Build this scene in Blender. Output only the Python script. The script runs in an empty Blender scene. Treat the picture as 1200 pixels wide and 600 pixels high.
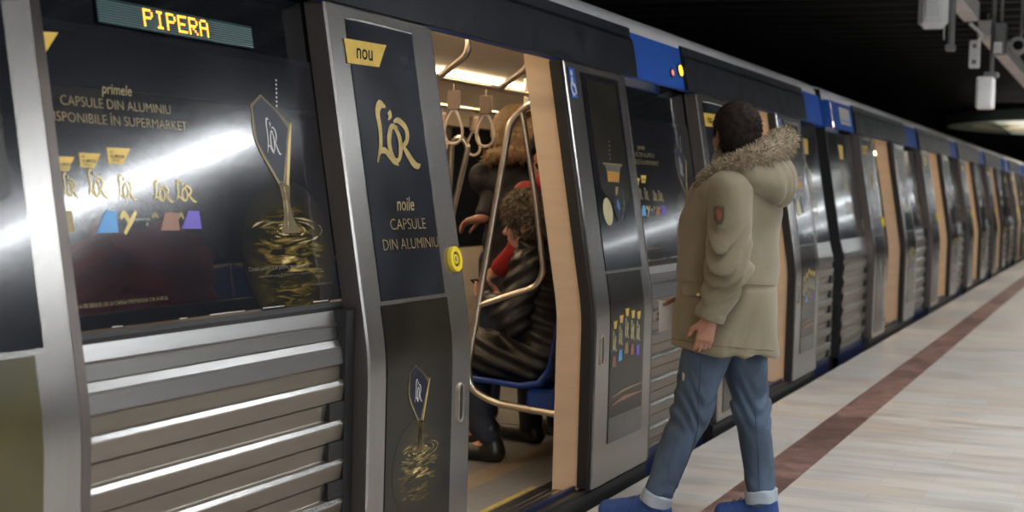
import bpy, math, random
import numpy as np
from mathutils import Vector, Matrix

SC = bpy.context.scene
COL = SC.collection
rng = random.Random(7)

# ------------------------------------------------------------------ camera
F_PX, CAM_H, EDGE = 1667.0, 1.37, 2.0289
TH, PITCH, ROLL = 0.406224, 0.0506176, 0.0270526
fw = np.array([-math.sin(TH)*math.cos(PITCH), math.cos(TH)*math.cos(PITCH), -math.sin(PITCH)])
rt = np.array([math.cos(TH), math.sin(TH), 0.0])
dn = -np.cross(rt, fw)
AX = math.cos(ROLL)*rt - math.sin(ROLL)*dn
AY = math.sin(ROLL)*rt + math.cos(ROLL)*dn
CP = np.array([EDGE, 0.0, CAM_H])
cd = bpy.data.cameras.new('camera'); cam = bpy.data.objects.new('camera', cd); COL.objects.link(cam)
cd.sensor_width = 36; cd.lens = F_PX/1200*36; cd.clip_start = .05; cd.clip_end = 300
cd.dof.use_dof = True; cd.dof.focus_distance = 4.9; cd.dof.aperture_fstop = 3.2
m = Matrix.Identity(4)
for i in range(3):
    m[i][0] = AX[i]; m[i][1] = -AY[i]; m[i][2] = -fw[i]; m[i][3] = CP[i]
cam.matrix_world = m
SC.camera = cam

# ------------------------------------------------------------------ world, exposure
SC.view_settings.view_transform = 'Standard'; SC.view_settings.look = 'None'
SC.view_settings.gamma = 1; SC.view_settings.use_curve_mapping = False
SC.view_settings.exposure = 0.0
W = bpy.data.worlds.new('station_dark'); SC.world = W; W.use_nodes = True
W.node_tree.nodes['Background'].inputs[0].default_value = (.6, .65, .75, 1)
W.node_tree.nodes['Background'].inputs[1].default_value = .004
LAMP_POWER = 46.0      # platform tubes, emission strength
FILL_POWER = 42.0      # added fill downlights, watts each
CAR_POWER = 17.0       # strips in the car ceilings
LAMP_ROWS = [-4.5, -0.2, 4.3, 8.72, 29.0, 41.0, 52.0]

# ------------------------------------------------------------------ measuring helpers (photo pixel -> a point of a real surface)
def ray(x, y): return fw + AX*(x-600)/F_PX + AY*(y-300)/F_PX
def on_axis(x, y, ax, v):
    d = ray(x, y); t = (v-CP[ax])/d[ax]; return CP + d*t
def at_y(x, y, v): return on_axis(x, y, 1, v)
def at_z(x, y, v): return on_axis(x, y, 2, v)
PZ = [-.3, .78, .86, .94, 1.93, 2.15]; PX = [-.03, -.03, -.036, -.0495, -.22, -.262]
def prof(z, off=0.0): return float(np.interp(z, PZ, PX)) - off
def on_side(x, y, off=0.0):
    X = -.1
    for _ in range(25):
        P = on_axis(x, y, 0, X); X = prof(P[2], off)
    return P

# ------------------------------------------------------------------ materials
def mat(name, col, rough=.5, metal=0.0, var=.12, scale=8.0, stretch=(1, 1, 1), bump=0.0, bscale=None, emit=0.0, coat=0.0, alpha=1.0, rvar=0.0, spec=.5, sheen=0.0):
    M = bpy.data.materials.new(name); M.use_nodes = True
    nt = M.node_tree; b = nt.nodes['Principled BSDF']; L = nt.links
    c = tuple(col)+(1,)
    b.inputs['Roughness'].default_value = rough; b.inputs['Metallic'].default_value = metal
    b.inputs['Specular IOR Level'].default_value = spec
    b.inputs['Coat Weight'].default_value = coat; b.inputs['Coat Roughness'].default_value = .05
    b.inputs['Sheen Weight'].default_value = sheen
    b.inputs['Alpha'].default_value = alpha
    tc = nt.nodes.new('ShaderNodeTexCoord'); mp = nt.nodes.new('ShaderNodeMapping')
    mp.inputs['Scale'].default_value = stretch
    L.new(tc.outputs['Object'], mp.inputs['Vector'])
    n = nt.nodes.new('ShaderNodeTexNoise'); n.inputs['Scale'].default_value = scale; n.inputs['Detail'].default_value = 5
    L.new(mp.outputs[0], n.inputs['Vector'])
    r = nt.nodes.new('ShaderNodeMapRange'); r.inputs[1].default_value = .25; r.inputs[2].default_value = .75
    r.inputs[3].default_value = 1-var; r.inputs[4].default_value = 1+var
    L.new(n.outputs[0], r.inputs[0])
    mx = nt.nodes.new('ShaderNodeVectorMath'); mx.operation = 'SCALE'; mx.inputs[0].default_value = col
    L.new(r.outputs[0], mx.inputs['Scale'])
    L.new(mx.outputs[0], b.inputs['Base Color'])
    if rvar:
        r2 = nt.nodes.new('ShaderNodeMapRange'); r2.inputs[1].default_value = .25; r2.inputs[2].default_value = .75
        r2.inputs[3].default_value = max(.02, rough-rvar); r2.inputs[4].default_value = rough+rvar
        L.new(n.outputs[0], r2.inputs[0]); L.new(r2.outputs[0], b.inputs['Roughness'])
    if bump:
        n2 = nt.nodes.new('ShaderNodeTexNoise'); n2.inputs['Scale'].default_value = bscale or scale*3; n2.inputs['Detail'].default_value = 4
        L.new(mp.outputs[0], n2.inputs['Vector'])
        bp = nt.nodes.new('ShaderNodeBump'); bp.inputs['Strength'].default_value = bump; bp.inputs['Distance'].default_value = .01
        L.new(n2.outputs[0], bp.inputs['Height']); L.new(bp.outputs[0], b.inputs['Normal'])
    if emit:
        b.inputs['Emission Color'].default_value = c; b.inputs['Emission Strength'].default_value = emit
    return M

M = {}
M['steel'] = mat('brushed_steel', (.34, .325, .31), .27, .95, .05, 60, (1, 1, .06))
M['steel_dark'] = mat('worn_brown_steel', (.15, .13, .122), .42, .8, .06, 50, (1, 1, .06))
M['rib'] = mat('ribbed_steel', (.23, .205, .172), .36, .9, .07, 30, (1, .12, 1.2))
M['rib_edge'] = mat('rib_edge_highlight', (.48, .47, .455), .24, .95, .05, 30, (1, .12, 1.2))
M['rib_band'] = mat('bright_steel_band', (.42, .41, .40), .30, .95, .06, 30, (1, .12, 1.2))
M['film'] = mat('printed_black_film', (.0105, .0115, .016), .13, 0, .35, 2.2, (1, 1, 1), .012, 30, coat=.2, rvar=.03)
M['film_window'] = mat('printed_window_film', (.0105, .0115, .016), .125, 0, .35, 2.2, (1, 1, 1), .012, 30, coat=.2, rvar=.03, alpha=.90)
M['film_leaf'] = mat('printed_slate_film', (.011, .013, .020), .24, 0, .5, 4, (1, 1, 1), .02, 30, rvar=.05, spec=.3)
M['film_warm'] = mat('printed_umber_film', (.015, .013, .009), .24, 0, .5, 3, (1, 1, 1), .02, 30, rvar=.04, spec=.3)
M['film_olive'] = mat('printed_olive_film', (.060, .052, .015), .28, 0, .4, 3)
M['black'] = mat('black_rubber', (.008, .008, .009), .5, 0, .2, 20)
M['header'] = mat('black_header_panel', (.009, .0105, .015), .40, 0, .35, 9, (1, 1, 1), .05, 90, rvar=.08, spec=.3)
M['glass_black'] = mat('dark_window_glass', (.006, .007, .009), .07, 0, .3, 3, coat=.2)
M['blue'] = mat('blue_paint', (.012, .075, .36), .5, 0, .12, 5, spec=.3)
M['blue_dark'] = mat('dark_blue_paint', (.006, .012, .05), .4, 0, .2, 5)
M['roof'] = mat('silver_roof_paint', (.74, .73, .75), .42, .1, .08, 2, (1, .4, 1))
M['gold'] = mat('gold_print', (.48, .36, .13), .3, .35, .18, 30)
M['gold_dim'] = mat('dull_gold_print', (.25, .19, .08), .35, .2, .2, 30)
M['gold_dark'] = mat('deep_gold_print', (.10, .07, .022), .35, .2, .3, 30)
M['gold_tab'] = mat('yellow_gold_print', (.62, .42, .07), .35, .1, .15, 20)
M['white_print'] = mat('white_print', (.55, .55, .52), .4, 0, .08, 20)
M['sky_print'] = mat('light_blue_print', (.08, .30, .62), .35, 0, .1, 20)
M['purple_print'] = mat('purple_print', (.10, .06, .42), .35, 0, .1, 20)
M['brown_print'] = mat('brown_print', (.24, .10, .06), .35, 0, .1, 20)
M['orange_print'] = mat('amber_print', (.42, .20, .03), .35, 0, .1, 20)
M['navy_print'] = mat('navy_print', (.006, .009, .022), .3, 0, .3, 40, spec=.25)
M['cream_print'] = mat('cream_print', (.52, .47, .27), .35, 0, .1, 20)
M['grey_print'] = mat('grey_haze_print', (.085, .085, .078), .3, 0, .2, 10)
M['sill_yellow'] = mat('worn_yellow_line', (.42, .30, .06), .5, 0, .2, 20)
M['yellow'] = mat('yellow_plastic', (.72, .55, .02), .4, 0, .08, 20)
M['led'] = mat('orange_led', (1, .42, .03), .5, emit=2.6)
M['led_back'] = mat('teal_display_glass', (.012, .035, .04), .25, 0, .2, 8)
M['led_line'] = mat('teal_display_line', (.06, .115, .115), .35, 0, .15, 8)
M['lamp_yellow'] = mat('lit_amber_lamp', (1, .62, .03), .4, emit=2.2)
M['lamp_red'] = mat('lit_red_lamp', (1, .25, .15), .4, emit=.7)
M['jamb'] = mat('satin_beige_steel', (.66, .50, .35), .42, .35, .06, 4, (1, 1, 6))
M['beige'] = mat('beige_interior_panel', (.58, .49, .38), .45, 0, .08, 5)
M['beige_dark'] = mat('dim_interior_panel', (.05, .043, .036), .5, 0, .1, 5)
M['car_floor'] = mat('grey_car_floor', (.165, .16, .155), .5, 0, .14, 30)
M['car_floor_tan'] = mat('tan_floor_band', (.25, .19, .13), .5, 0, .14, 30)
M['tube'] = mat('satin_steel_tube', (.60, .55, .48), .28, .95, .06, 10)
M['strip'] = mat('lit_ceiling_strip', (1, .75, .46), .5, emit=CAR_POWER)
M['strap_block'] = mat('taupe_plastic', (.30, .22, .18), .5, 0, .1, 20)
M['loop'] = mat('pale_plastic', (.62, .53, .44), .4, 0, .08, 20)
M['seat'] = mat('blue_seat_plastic', (.012, .05, .26), .35, 0, .15, 10)
M['bellows'] = mat('black_bellows_rubber', (.012, .011, .011), .6, 0, .25, 10)
M['white_box'] = mat('white_painted_metal', (.88, .89, .90), .45, 0, .05, 6)
M['grey_metal'] = mat('grey_painted_metal', (.24, .24, .25), .45, .3, .1, 8)
M['beam'] = mat('pale_trunking', (.62, .60, .59), .5, 0, .15, 9)
M['pink_print'] = mat('faded_marking', (.80, .70, .68), .5, 0, .1, 10)
M['tube_lamp'] = mat('lit_fluorescent_tube', (.93, .97, 1.0), .5, emit=LAMP_POWER)
M['tube_lamp_far'] = mat('dimmer_fluorescent_tube', (.93, .97, 1.0), .5, emit=LAMP_POWER*.2)
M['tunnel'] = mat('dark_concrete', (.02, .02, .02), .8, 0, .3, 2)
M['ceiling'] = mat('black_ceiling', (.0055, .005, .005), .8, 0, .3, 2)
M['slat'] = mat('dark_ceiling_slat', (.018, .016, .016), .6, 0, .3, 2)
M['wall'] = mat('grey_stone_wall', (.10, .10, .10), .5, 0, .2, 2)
M['mez_green'] = mat('green_grey_paint', (.24, .30, .255), .5, 0, .12, 2)

# ------------------------------------------------------------------ mesh building
class MB:
    def __init__(s, *mats): s.v = []; s.f = []; s.mi = []; s.mats = list(mats); s.sm = []
    def m(s, k):
        if k not in s.mats: s.mats.append(k)
        return s.mats.index(k)
    def add(s, vs, fs, k=None, smooth=False):
        o = len(s.v); s.v += [tuple(map(float, p)) for p in vs]
        i = s.m(k) if k else 0
        for f in fs: s.f.append([o+a for a in f]); s.mi.append(i); s.sm.append(smooth)
        return s
    def box(s, a, b, k=None, bev=0.0):
        x0, y0, z0 = a; x1, y1, z1 = b
        if x0 > x1: x0, x1 = x1, x0
        if y0 > y1: y0, y1 = y1, y0
        if z0 > z1: z0, z1 = z1, z0
        if bev <= 0:
            vs = [(x0,y0,z0),(x1,y0,z0),(x1,y1,z0),(x0,y1,z0),(x0,y0,z1),(x1,y0,z1),(x1,y1,z1),(x0,y1,z1)]
            return s.add(vs, [(3,2,1,0),(4,5,6,7),(0,1,5,4),(1,2,6,5),(2,3,7,6),(3,0,4,7)], k)
        # chamfered box: 24 vertices
        d = min(bev, (x1-x0)*.45, (y1-y0)*.45, (z1-z0)*.45)
        import itertools
        vs = []; idx = {}
        for cx in (0,1):
            for cy in (0,1):
                for cz in (0,1):
                    for ax in range(3):
                        p = [x1-d if cx else x0+d, y1-d if cy else y0+d, z1-d if cz else z0+d]
                        p[ax] = [(x0,x1),(y0,y1),(z0,z1)][ax][(cx,cy,cz)[ax]]
                        idx[(cx,cy,cz,ax)] = len(vs); vs.append(tuple(p))
        fs = []
        for ax in range(3):
            o1, o2 = [a for a in range(3) if a != ax]
            for sd in (0,1):
                q = []
                for (i, j) in ((0,0),(1,0),(1,1),(0,1)):
                    c = [0,0,0]; c[ax] = sd; c[o1] = i; c[o2] = j; q.append(idx[(c[0],c[1],c[2],ax)])
                fs.append(q)
            for i in (0,1):
                for j in (0,1):
                    c0 = [0,0,0]; c0[o1] = i; c0[o2] = j; c1 = list(c0); c1[ax] = 1
                    fs.append([idx[tuple(c0)+(o1,)], idx[tuple(c1)+(o1,)], idx[tuple(c1)+(o2,)], idx[tuple(c0)+(o2,)]])
        for cx in (0,1):
            for cy in (0,1):
                for cz in (0,1): fs.append([idx[(cx,cy,cz,a)] for a in range(3)])
        return s.add(vs, fs, k)
    def prism(s, poly, y0, y1, k=None, smooth=False):
        """(x,z) outline pushed along y"""
        n = len(poly); vs = [(p[0], y0, p[1]) for p in poly]+[(p[0], y1, p[1]) for p in poly]
        s.add(vs, [(i, (i+1) % n, n+(i+1) % n, n+i) for i in range(n)], k, smooth)
        s.add(vs, [tuple(range(n))[::-1], tuple(range(n, 2*n))], k)
        return s
    def strip(s, line, y0, y1, k=None, smooth=False):
        """open (x,z) line pushed along y"""
        n = len(line); vs = [(p[0], y0, p[1]) for p in line]+[(p[0], y1, p[1]) for p in line]
        return s.add(vs, [(i, i+1, n+i+1, n+i) for i in range(n-1)], k, smooth)
    def tube(s, pts, r, k=None, n=10, closed=False, cap=True):
        pts = [np.array(p, float) for p in pts]; N = len(pts)
        rs = r if isinstance(r, (list, tuple)) else [r]*N
        vs = []; up = None
        for i, p in enumerate(pts):
            a = pts[(i-1) % N] if (closed or i > 0) else p; b = pts[(i+1) % N] if (closed or i < N-1) else p
            t = b-a; t = t/(np.linalg.norm(t)+1e-9)
            if up is None:
                up = np.array([0,0,1.]) if abs(t[2]) < .9 else np.array([1.,0,0])
            u = up-t*(up@t); u = u/(np.linalg.norm(u)+1e-9); w = np.cross(t, u); up = u
            for j in range(n):
                q = 2*math.pi*j/n; vs.append(p+rs[i]*(math.cos(q)*u+math.sin(q)*w))
        fs = []
        for i in range(N if closed else N-1):
            for j in range(n):
                fs.append((i*n+j, i*n+(j+1) % n, ((i+1) % N)*n+(j+1) % n, ((i+1) % N)*n+j))
        s.add(vs, fs, k, True)
        if cap and not closed: s.add(vs, [tuple(range(n))[::-1], tuple(range((N-1)*n, N*n))], k)
        return s
    def disc(s, c, axis, r0, r1, h0, h1, k=None, n=28):
        """ring/disc solid about an axis through c: radii r0<r1, from h0 to h1"""
        ax = np.array(axis, float); ax /= np.linalg.norm(ax); u = np.cross(ax, [0,0,1.] if abs(ax[2]) < .9 else [1.,0,0]); u /= np.linalg.norm(u); w = np.cross(ax, u)
        rings = [(r1,h0),(r1,h1)]+([(r0,h1),(r0,h0)] if r0 > 0 else [])
        vs = []
        for (r, h) in rings:
            for j in range(n):
                q = 2*math.pi*j/n; vs.append(np.array(c)+ax*h+r*(math.cos(q)*u+math.sin(q)*w))
        R = len(rings); fs = []
        for i in range(R if r0 > 0 else R-1):
            for j in range(n): fs.append((i*n+j, i*n+(j+1) % n, ((i+1) % R)*n+(j+1) % n, ((i+1) % R)*n+j))
        if r0 <= 0: fs += [tuple(range(n)), tuple(range(n, 2*n))]
        return s.add(vs, fs, k)
    def build(s, name, parent=None, origin=None, fix=True):
        me = bpy.data.meshes.new(name)
        o = np.array(origin if origin is not None else (0,0,0), float)
        me.from_pydata([tuple(np.array(p)-o) for p in s.v], [], s.f)
        for k in s.mats: me.materials.append(M[k])
        me.polygons.foreach_set('material_index', s.mi); me.polygons.foreach_set('use_smooth', s.sm)
        if fix:
            import bmesh
            b = bmesh.new(); b.from_mesh(me); bmesh.ops.recalc_face_normals(b, faces=b.faces[:]); b.to_mesh(me); b.free()
        me.update()
        ob = bpy.data.objects.new(name, me); COL.objects.link(ob)
        if parent is not None: ob.parent = parent
        return ob
def wpos(o):
    p = np.zeros(3)
    while o is not None: p += np.array(o.location); o = o.parent
    return p
def part(mb, name, parent, **kw):
    """mesh given in world coordinates, origin kept at its thing's own"""
    return mb.build(name, parent, origin=wpos(parent), **kw)
def tag(o, label=None, cat=None, group=None, kind=None):
    for k, v in (('label', label), ('category', cat), ('group', group), ('kind', kind)):
        if v: o[k] = v
    return o
def empty(name, loc):
    o = bpy.data.objects.new(name, None); o.empty_display_size = .2; COL.objects.link(o); o.location = loc; return o
def solo(mb, name, loc, label, cat, group=None):
    o = mb.build(name, None, origin=loc); o.location = loc; return tag(o, label, cat, group)
def struct(mb, name):
    return tag(mb.build(name), kind='structure')
# ------------------------------------------------------------------ the setting
def node_floor():
    Mt = bpy.data.materials.new('pale_marble_tiles'); Mt.use_nodes = True
    nt = Mt.node_tree; L = nt.links; b = nt.nodes['Principled BSDF']
    tc = nt.nodes.new('ShaderNodeTexCoord'); mp = nt.nodes.new('ShaderNodeMapping')
    L.new(tc.outputs['Object'], mp.inputs[0])
    br = nt.nodes.new('ShaderNodeTexBrick'); br.inputs['Scale'].default_value = 1
    br.inputs['Brick Width'].default_value = .62; br.inputs['Row Height'].default_value = .2
    br.inputs['Mortar Size'].default_value = .0018; br.inputs['Mortar Smooth'].default_value = .3
    br.offset = .37; br.inputs['Bias'].default_value = 0
    br.inputs['Color1'].default_value = (0, 0, 0, 1); br.inputs['Color2'].default_value = (1, 1, 1, 1); br.inputs['Mortar'].default_value = (.5, .5, .5, 1)
    L.new(mp.outputs[0], br.inputs['Vector'])
    ramp = nt.nodes.new('ShaderNodeValToRGB'); cr = ramp.color_ramp
    cr.elements[0].position = 0; cr.elements[0].color = (.47, .45, .42, 1)
    cr.elements[1].position = 1; cr.elements[1].color = (.53, .52, .50, 1)
    for p, c in ((.22, (.51, .485, .45, 1)), (.45, (.49, .485, .475, 1)), (.68, (.53, .505, .465, 1)), (.88, (.50, .43, .37, 1))):
        e = cr.elements.new(p); e.color = c
    L.new(br.outputs['Color'], ramp.inputs[0])
    # veins, drawn out sideways
    mp2 = nt.nodes.new('ShaderNodeMapping'); mp2.inputs['Scale'].default_value = (1.1, 5.5, 1); mp2.inputs['Rotation'].default_value = (0, 0, .22)
    L.new(tc.outputs['Object'], mp2.inputs[0])
    n = nt.nodes.new('ShaderNodeTexNoise'); n.inputs['Scale'].default_value = 1.5; n.inputs['Detail'].default_value = 7; n.inputs['Distortion'].default_value = .7
    L.new(mp2.outputs[0], n.inputs[0])
    r2 = nt.nodes.new('ShaderNodeValToRGB'); c2 = r2.color_ramp
    c2.elements[0].position = .36; c2.elements[0].color = (.76, .76, .77, 1); c2.elements[1].position = .60; c2.elements[1].color = (1, 1, 1, 1)
    e = c2.elements.new(.70); e.color = (1.0, .93, .86, 1)
    e = c2.elements.new(.82); e.color = (.97, .80, .66, 1)
    L.new(n.outputs[0], r2.inputs[0])
    mu = nt.nodes.new('ShaderNodeMix'); mu.data_type = 'RGBA'; mu.blend_type = 'MULTIPLY'; mu.inputs[0].default_value = 1
    L.new(ramp.outputs[0], mu.inputs[6]); L.new(r2.outputs[0], mu.inputs[7])
    mo = nt.nodes.new('ShaderNodeMix'); mo.data_type = 'RGBA'
    L.new(br.outputs['Fac'], mo.inputs[0]); L.new(mu.outputs[2], mo.inputs[6]); mo.inputs[7].default_value = (.38, .34, .30, 1)
    L.new(mo.outputs[2], b.inputs['Base Color'])
    rr = nt.nodes.new('ShaderNodeMapRange'); rr.inputs[3].default_value = .22; rr.inputs[4].default_value = .46
    L.new(n.outputs[0], rr.inputs[0]); L.new(rr.outputs[0], b.inputs['Roughness'])
    return Mt
M['marble'] = node_floor()
def node_stripe():
    Mt = bpy.data.materials.new('red_brown_stone'); Mt.use_nodes = True
    nt = Mt.node_tree; L = nt.links; b = nt.nodes['Principled BSDF']
    tc = nt.nodes.new('ShaderNodeTexCoord')
    br = nt.nodes.new('ShaderNodeTexBrick'); br.inputs['Scale'].default_value = 1
    br.inputs['Brick Width'].default_value = .9; br.inputs['Row Height'].default_value = .42; br.inputs['Mortar Size'].default_value = .003
    br.inputs['Color1'].default_value = (.105, .055, .048, 1); br.inputs['Color2'].default_value = (.23, .135, .115, 1); br.inputs['Mortar'].default_value = (.12, .08, .07, 1)
    L.new(tc.outputs['Object'], br.inputs['Vector'])
    n = nt.nodes.new('ShaderNodeTexNoise'); n.inputs['Scale'].default_value = 9; n.inputs['Detail'].default_value = 6
    L.new(tc.outputs['Object'], n.inputs[0])
    r = nt.nodes.new('ShaderNodeMapRange'); r.inputs[1].default_value = .3; r.inputs[2].default_value = .7; r.inputs[3].default_value = .55; r.inputs[4].default_value = 1.45
    L.new(n.outputs[0], r.inputs[0])
    mx = nt.nodes.new('ShaderNodeVectorMath'); mx.operation = 'SCALE'; L.new(br.outputs['Color'], mx.inputs[0]); L.new(r.outputs[0], mx.inputs['Scale'])
    L.new(mx.outputs[0], b.inputs['Base Color']); b.inputs['Roughness'].default_value = .4
    return Mt
M['stripe'] = node_stripe()
Y0, Y1 = -8.0, 62.0
SX0, SX1 = .425, .645
f = MB('marble'); f.box((0, Y0, -.25), (SX0, Y1, 0)); f.box((SX1, Y0, -.25), (9.5, Y1, 0)); f.box((SX0, Y0, -.25), (SX1, Y1, -.02)); struct(f, 'floor')
f = MB('stripe'); f.box((SX0+.001, Y0, -.02), (SX1-.001, Y1, .0)); struct(f, 'trim_1')
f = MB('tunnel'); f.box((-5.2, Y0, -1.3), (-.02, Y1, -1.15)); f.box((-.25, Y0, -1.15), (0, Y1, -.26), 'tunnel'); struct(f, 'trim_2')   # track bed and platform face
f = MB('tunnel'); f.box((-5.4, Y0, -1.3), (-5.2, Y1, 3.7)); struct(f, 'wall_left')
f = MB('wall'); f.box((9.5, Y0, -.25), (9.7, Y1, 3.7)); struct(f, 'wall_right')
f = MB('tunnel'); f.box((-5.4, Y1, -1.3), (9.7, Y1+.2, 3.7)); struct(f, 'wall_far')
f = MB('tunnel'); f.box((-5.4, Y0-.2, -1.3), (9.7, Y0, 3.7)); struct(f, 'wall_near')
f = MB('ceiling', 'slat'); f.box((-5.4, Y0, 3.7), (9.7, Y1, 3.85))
y = Y0+.3
while y < Y1-.2:
    f.box((-5.2, y, 3.42), (9.5, y+.09, 3.56), 'slat'); y += .62
for x in (-4.5, -1.5, 2.0, 5.5, 9.0): f.box((x, Y0, 3.56), (x+.06, Y1, 3.7), 'slat')
struct(f, 'ceiling')

# platform lamps: rows of twin tubes lying across the platform
def lamp_row(y, x0, x1, z, first):
    t = empty('fluorescent_lamp', ((x0+x1)/2, y, z+.1))
    h = MB('white_box'); h.prism([(0, 0)]*0 or [(-.25, .0), (.25, .0), (.25, .05), (.12, .12), (-.12, .12), (-.25, .05)], 0, x1-x0)
    # prism runs along y: turn it so that it runs along x
    h.v = [(x0+p[1], y+p[0], z+.04+p[2]) for p in h.v]
    part(h, 'lamp_housing', t)
    for d in (-.17, .17):
        b = MB('tube_lamp' if y < 12 else 'tube_lamp_far'); b.tube([(x0+.05, y+d, z), (x1-.05, y+d, z)], .026, n=8); part(b, 'lamp_tube', t)
    for x in (x0+.4, x1-.4): c = MB('grey_metal'); c.tube([(x, y, z+.15), (x, y, 3.44)], .012, n=6); part(c, 'hanger_rod', t)
    return t
LABS = ['row of twin white tubes across the platform behind the viewer, furthest back', 'row of twin white tubes across the platform just behind the viewer',
  'row of twin white tubes across the platform abreast of the first open door', 'row of twin white tubes mirrored as a bright streak in the nearest advert window',
  'row of twin white tubes across the platform beside the far end of the second car',
  'row of twin white tubes across the platform beside the third car', 'last row of twin white tubes before the far tunnel wall']
def add_fill_light(x, y, label):  # unseen downlights, added to brighten the platform
    t = empty('fill_downlight', (x, y, 3.36))
    b = MB('grey_metal'); b.box((x-.17, y-1.1, 3.36), (x-.15, y+1.1, 3.5)); b.box((x+.15, y-1.1, 3.36), (x+.17, y+1.1, 3.5)); b.box((x-.15, y-1.1, 3.36), (x+.15, y-1.08, 3.5)); b.box((x-.15, y+1.08, 3.36), (x+.15, y+1.1, 3.5)); b.box((x-.17, y-1.1, 3.5), (x+.17, y+1.1, 3.53))
    part(b, 'housing', t)
    ld = bpy.data.lights.new('downlight', 'AREA'); ld.shape = 'RECTANGLE'; ld.size = .28; ld.size_y = 2.1; ld.energy = FILL_POWER; ld.spread = math.radians(128); ld.color = (1, .97, .93)
    lo = bpy.data.objects.new('downlight', ld); COL.objects.link(lo); lo.parent = t; lo.location = (0, 0, .02)
    tag(t, label, 'lamp', 'added fill lights over the platform')
for i in range(17):
    add_fill_light(1.75, -5+3.3*i, 'added louvred downlight brightening the platform next to the train')
    if i % 2 == 0: add_fill_light(5.2, -5+3.3*i, 'added louvred downlight brightening the middle of the platform')
for y, lb in zip(LAMP_ROWS, LABS):
    tag(lamp_row(y, 3.05, 8.6, 2.86, 0), lb, 'lamp', 'platform tube lamps')

# ------------------------------------------------------------------ flat artwork laid on the car side
class Art(MB):
    """polygons given as (y,z) on the leaning side of the car; off < 0 stands proud"""
    def __init__(s, off, *mats): super().__init__(*mats); s.off = off; s.lift = 0
    def P(s, y, z): return (prof(z, s.off)+s.lift, y, z)
    def sheet(s, y0, y1, z0, z1, k=None):
        zs = [z0]+[z for z in (.78, .82, .86, .9, .94) if z0+.01 < z < z1-.01]+[z1]
        n = len(zs); vs = [s.P(y0, z) for z in zs]+[s.P(y1, z) for z in zs]
        return s.add(vs, [(i, n+i, n+i+1, i+1) for i in range(n-1)], k, len(zs) > 2)
    def px(s, x, y):
        p = on_side(x, y, s.off); return (p[1], p[2])
    def poly(s, pts, k=None):
        return s.add([s.P(*p) for p in pts], [tuple(range(len(pts)))], k)
    def ppoly(s, pts, k=None): return s.poly([s.px(*p) for p in pts], k)
    def stroke(s, pts, w, k=None):
        """line with a width per point"""
        P = np.array(smooth_line(pts)); n = len(P)
        ws = np.interp(np.linspace(0, 1, n), np.linspace(0, 1, len(w)), w)
        T = np.gradient(P, axis=0); T /= np.linalg.norm(T, axis=1)[:, None]+1e-9
        N = np.stack([-T[:, 1], T[:, 0]], 1)*ws[:, None]/2
        vs = [s.P(*p) for p in P+N]+[s.P(*p) for p in P-N]
        return s.add(vs, [(i, i+1, n+i+1, n+i) for i in range(n-1)], k)
    def ell(s, c, a, b, k=None, n=22, rot=0):
        cr, sr = math.cos(rot), math.sin(rot)
        return s.poly([(c[0]+a*math.cos(q)*cr-b*math.sin(q)*sr, c[1]+a*math.cos(q)*sr+b*math.sin(q)*cr) for q in [2*math.pi*i/n for i in range(n)]], k)
    def ring(s, c, a, b, t, k=None, n=26):
        pts = [(c[0]+a*math.cos(2*math.pi*i/n), c[1]+b*math.sin(2*math.pi*i/n)) for i in range(n+1)]
        return s.stroke(pts, [t, t], k)
    def text(s, txt, y0, y1, z, k, hgt=None, shear=0.0, weight=0.0, z2=None):
        """writing from y0 to y1, baseline z; hgt scales the letters so capitals are that high"""
        V, Fs = glyphs(txt, shear, weight)
        a, b = V[:, 0].min(), V[:, 0].max()
        sx = (y1-y0)/(b-a); sz = sx if hgt is None else hgt/.73
        Q = [(y0+(v[0]-a)*sx, z+v[1]*sz) for v in V]
        return s.add([s.P(*q) for q in Q], Fs, k)
    def ptext(s, txt, A, B, k, h=None, shear=0.0, weight=0.0):
        """baseline from photo point A to photo point B; h = capital height in photo pixels"""
        a = s.px(*A); b = s.px(*B); hg = None
        if h: hg = s.px(A[0], A[1]-h)[1]-a[1]
        return s.text(txt, a[0], b[0], (a[1]+b[1])/2, k, hg, shear, weight)
def smooth_line(pts, n=6):
    P = [np.array(p, float) for p in pts]
    if len(P) < 3: return P
    P = [2*P[0]-P[1]]+P+[2*P[-1]-P[-2]]; out = []
    for i in range(1, len(P)-2):
        for j in range(n):
            t = j/n; a, b, c, d = P[i-1:i+3]
            out.append(.5*((2*b)+(c-a)*t+(2*a-5*b+4*c-d)*t*t+(3*b-a-3*c+d)*t**3))
    out.append(P[-2]); return out
GC = {}
def glyphs(txt, shear=0.0, weight=0.0):
    key = (txt, shear, weight)
    if key in GC: return GC[key]
    c = bpy.data.curves.new('lettering', 'FONT'); c.body = txt; c.size = 1; c.shear = shear; c.offset = weight; c.resolution_u = 3
    o = bpy.data.objects.new('lettering', c); COL.objects.link(o)
    dg = bpy.context.evaluated_depsgraph_get(); e = o.evaluated_get(dg); me = e.to_mesh()
    V = np.array([v.co[:2] for v in me.vertices]); Fs = [tuple(p.vertices) for p in me.polygons]
    e.to_mesh_clear(); bpy.data.objects.remove(o); bpy.data.curves.remove(c)
    GC[key] = (V, Fs); return GC[key]
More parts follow.
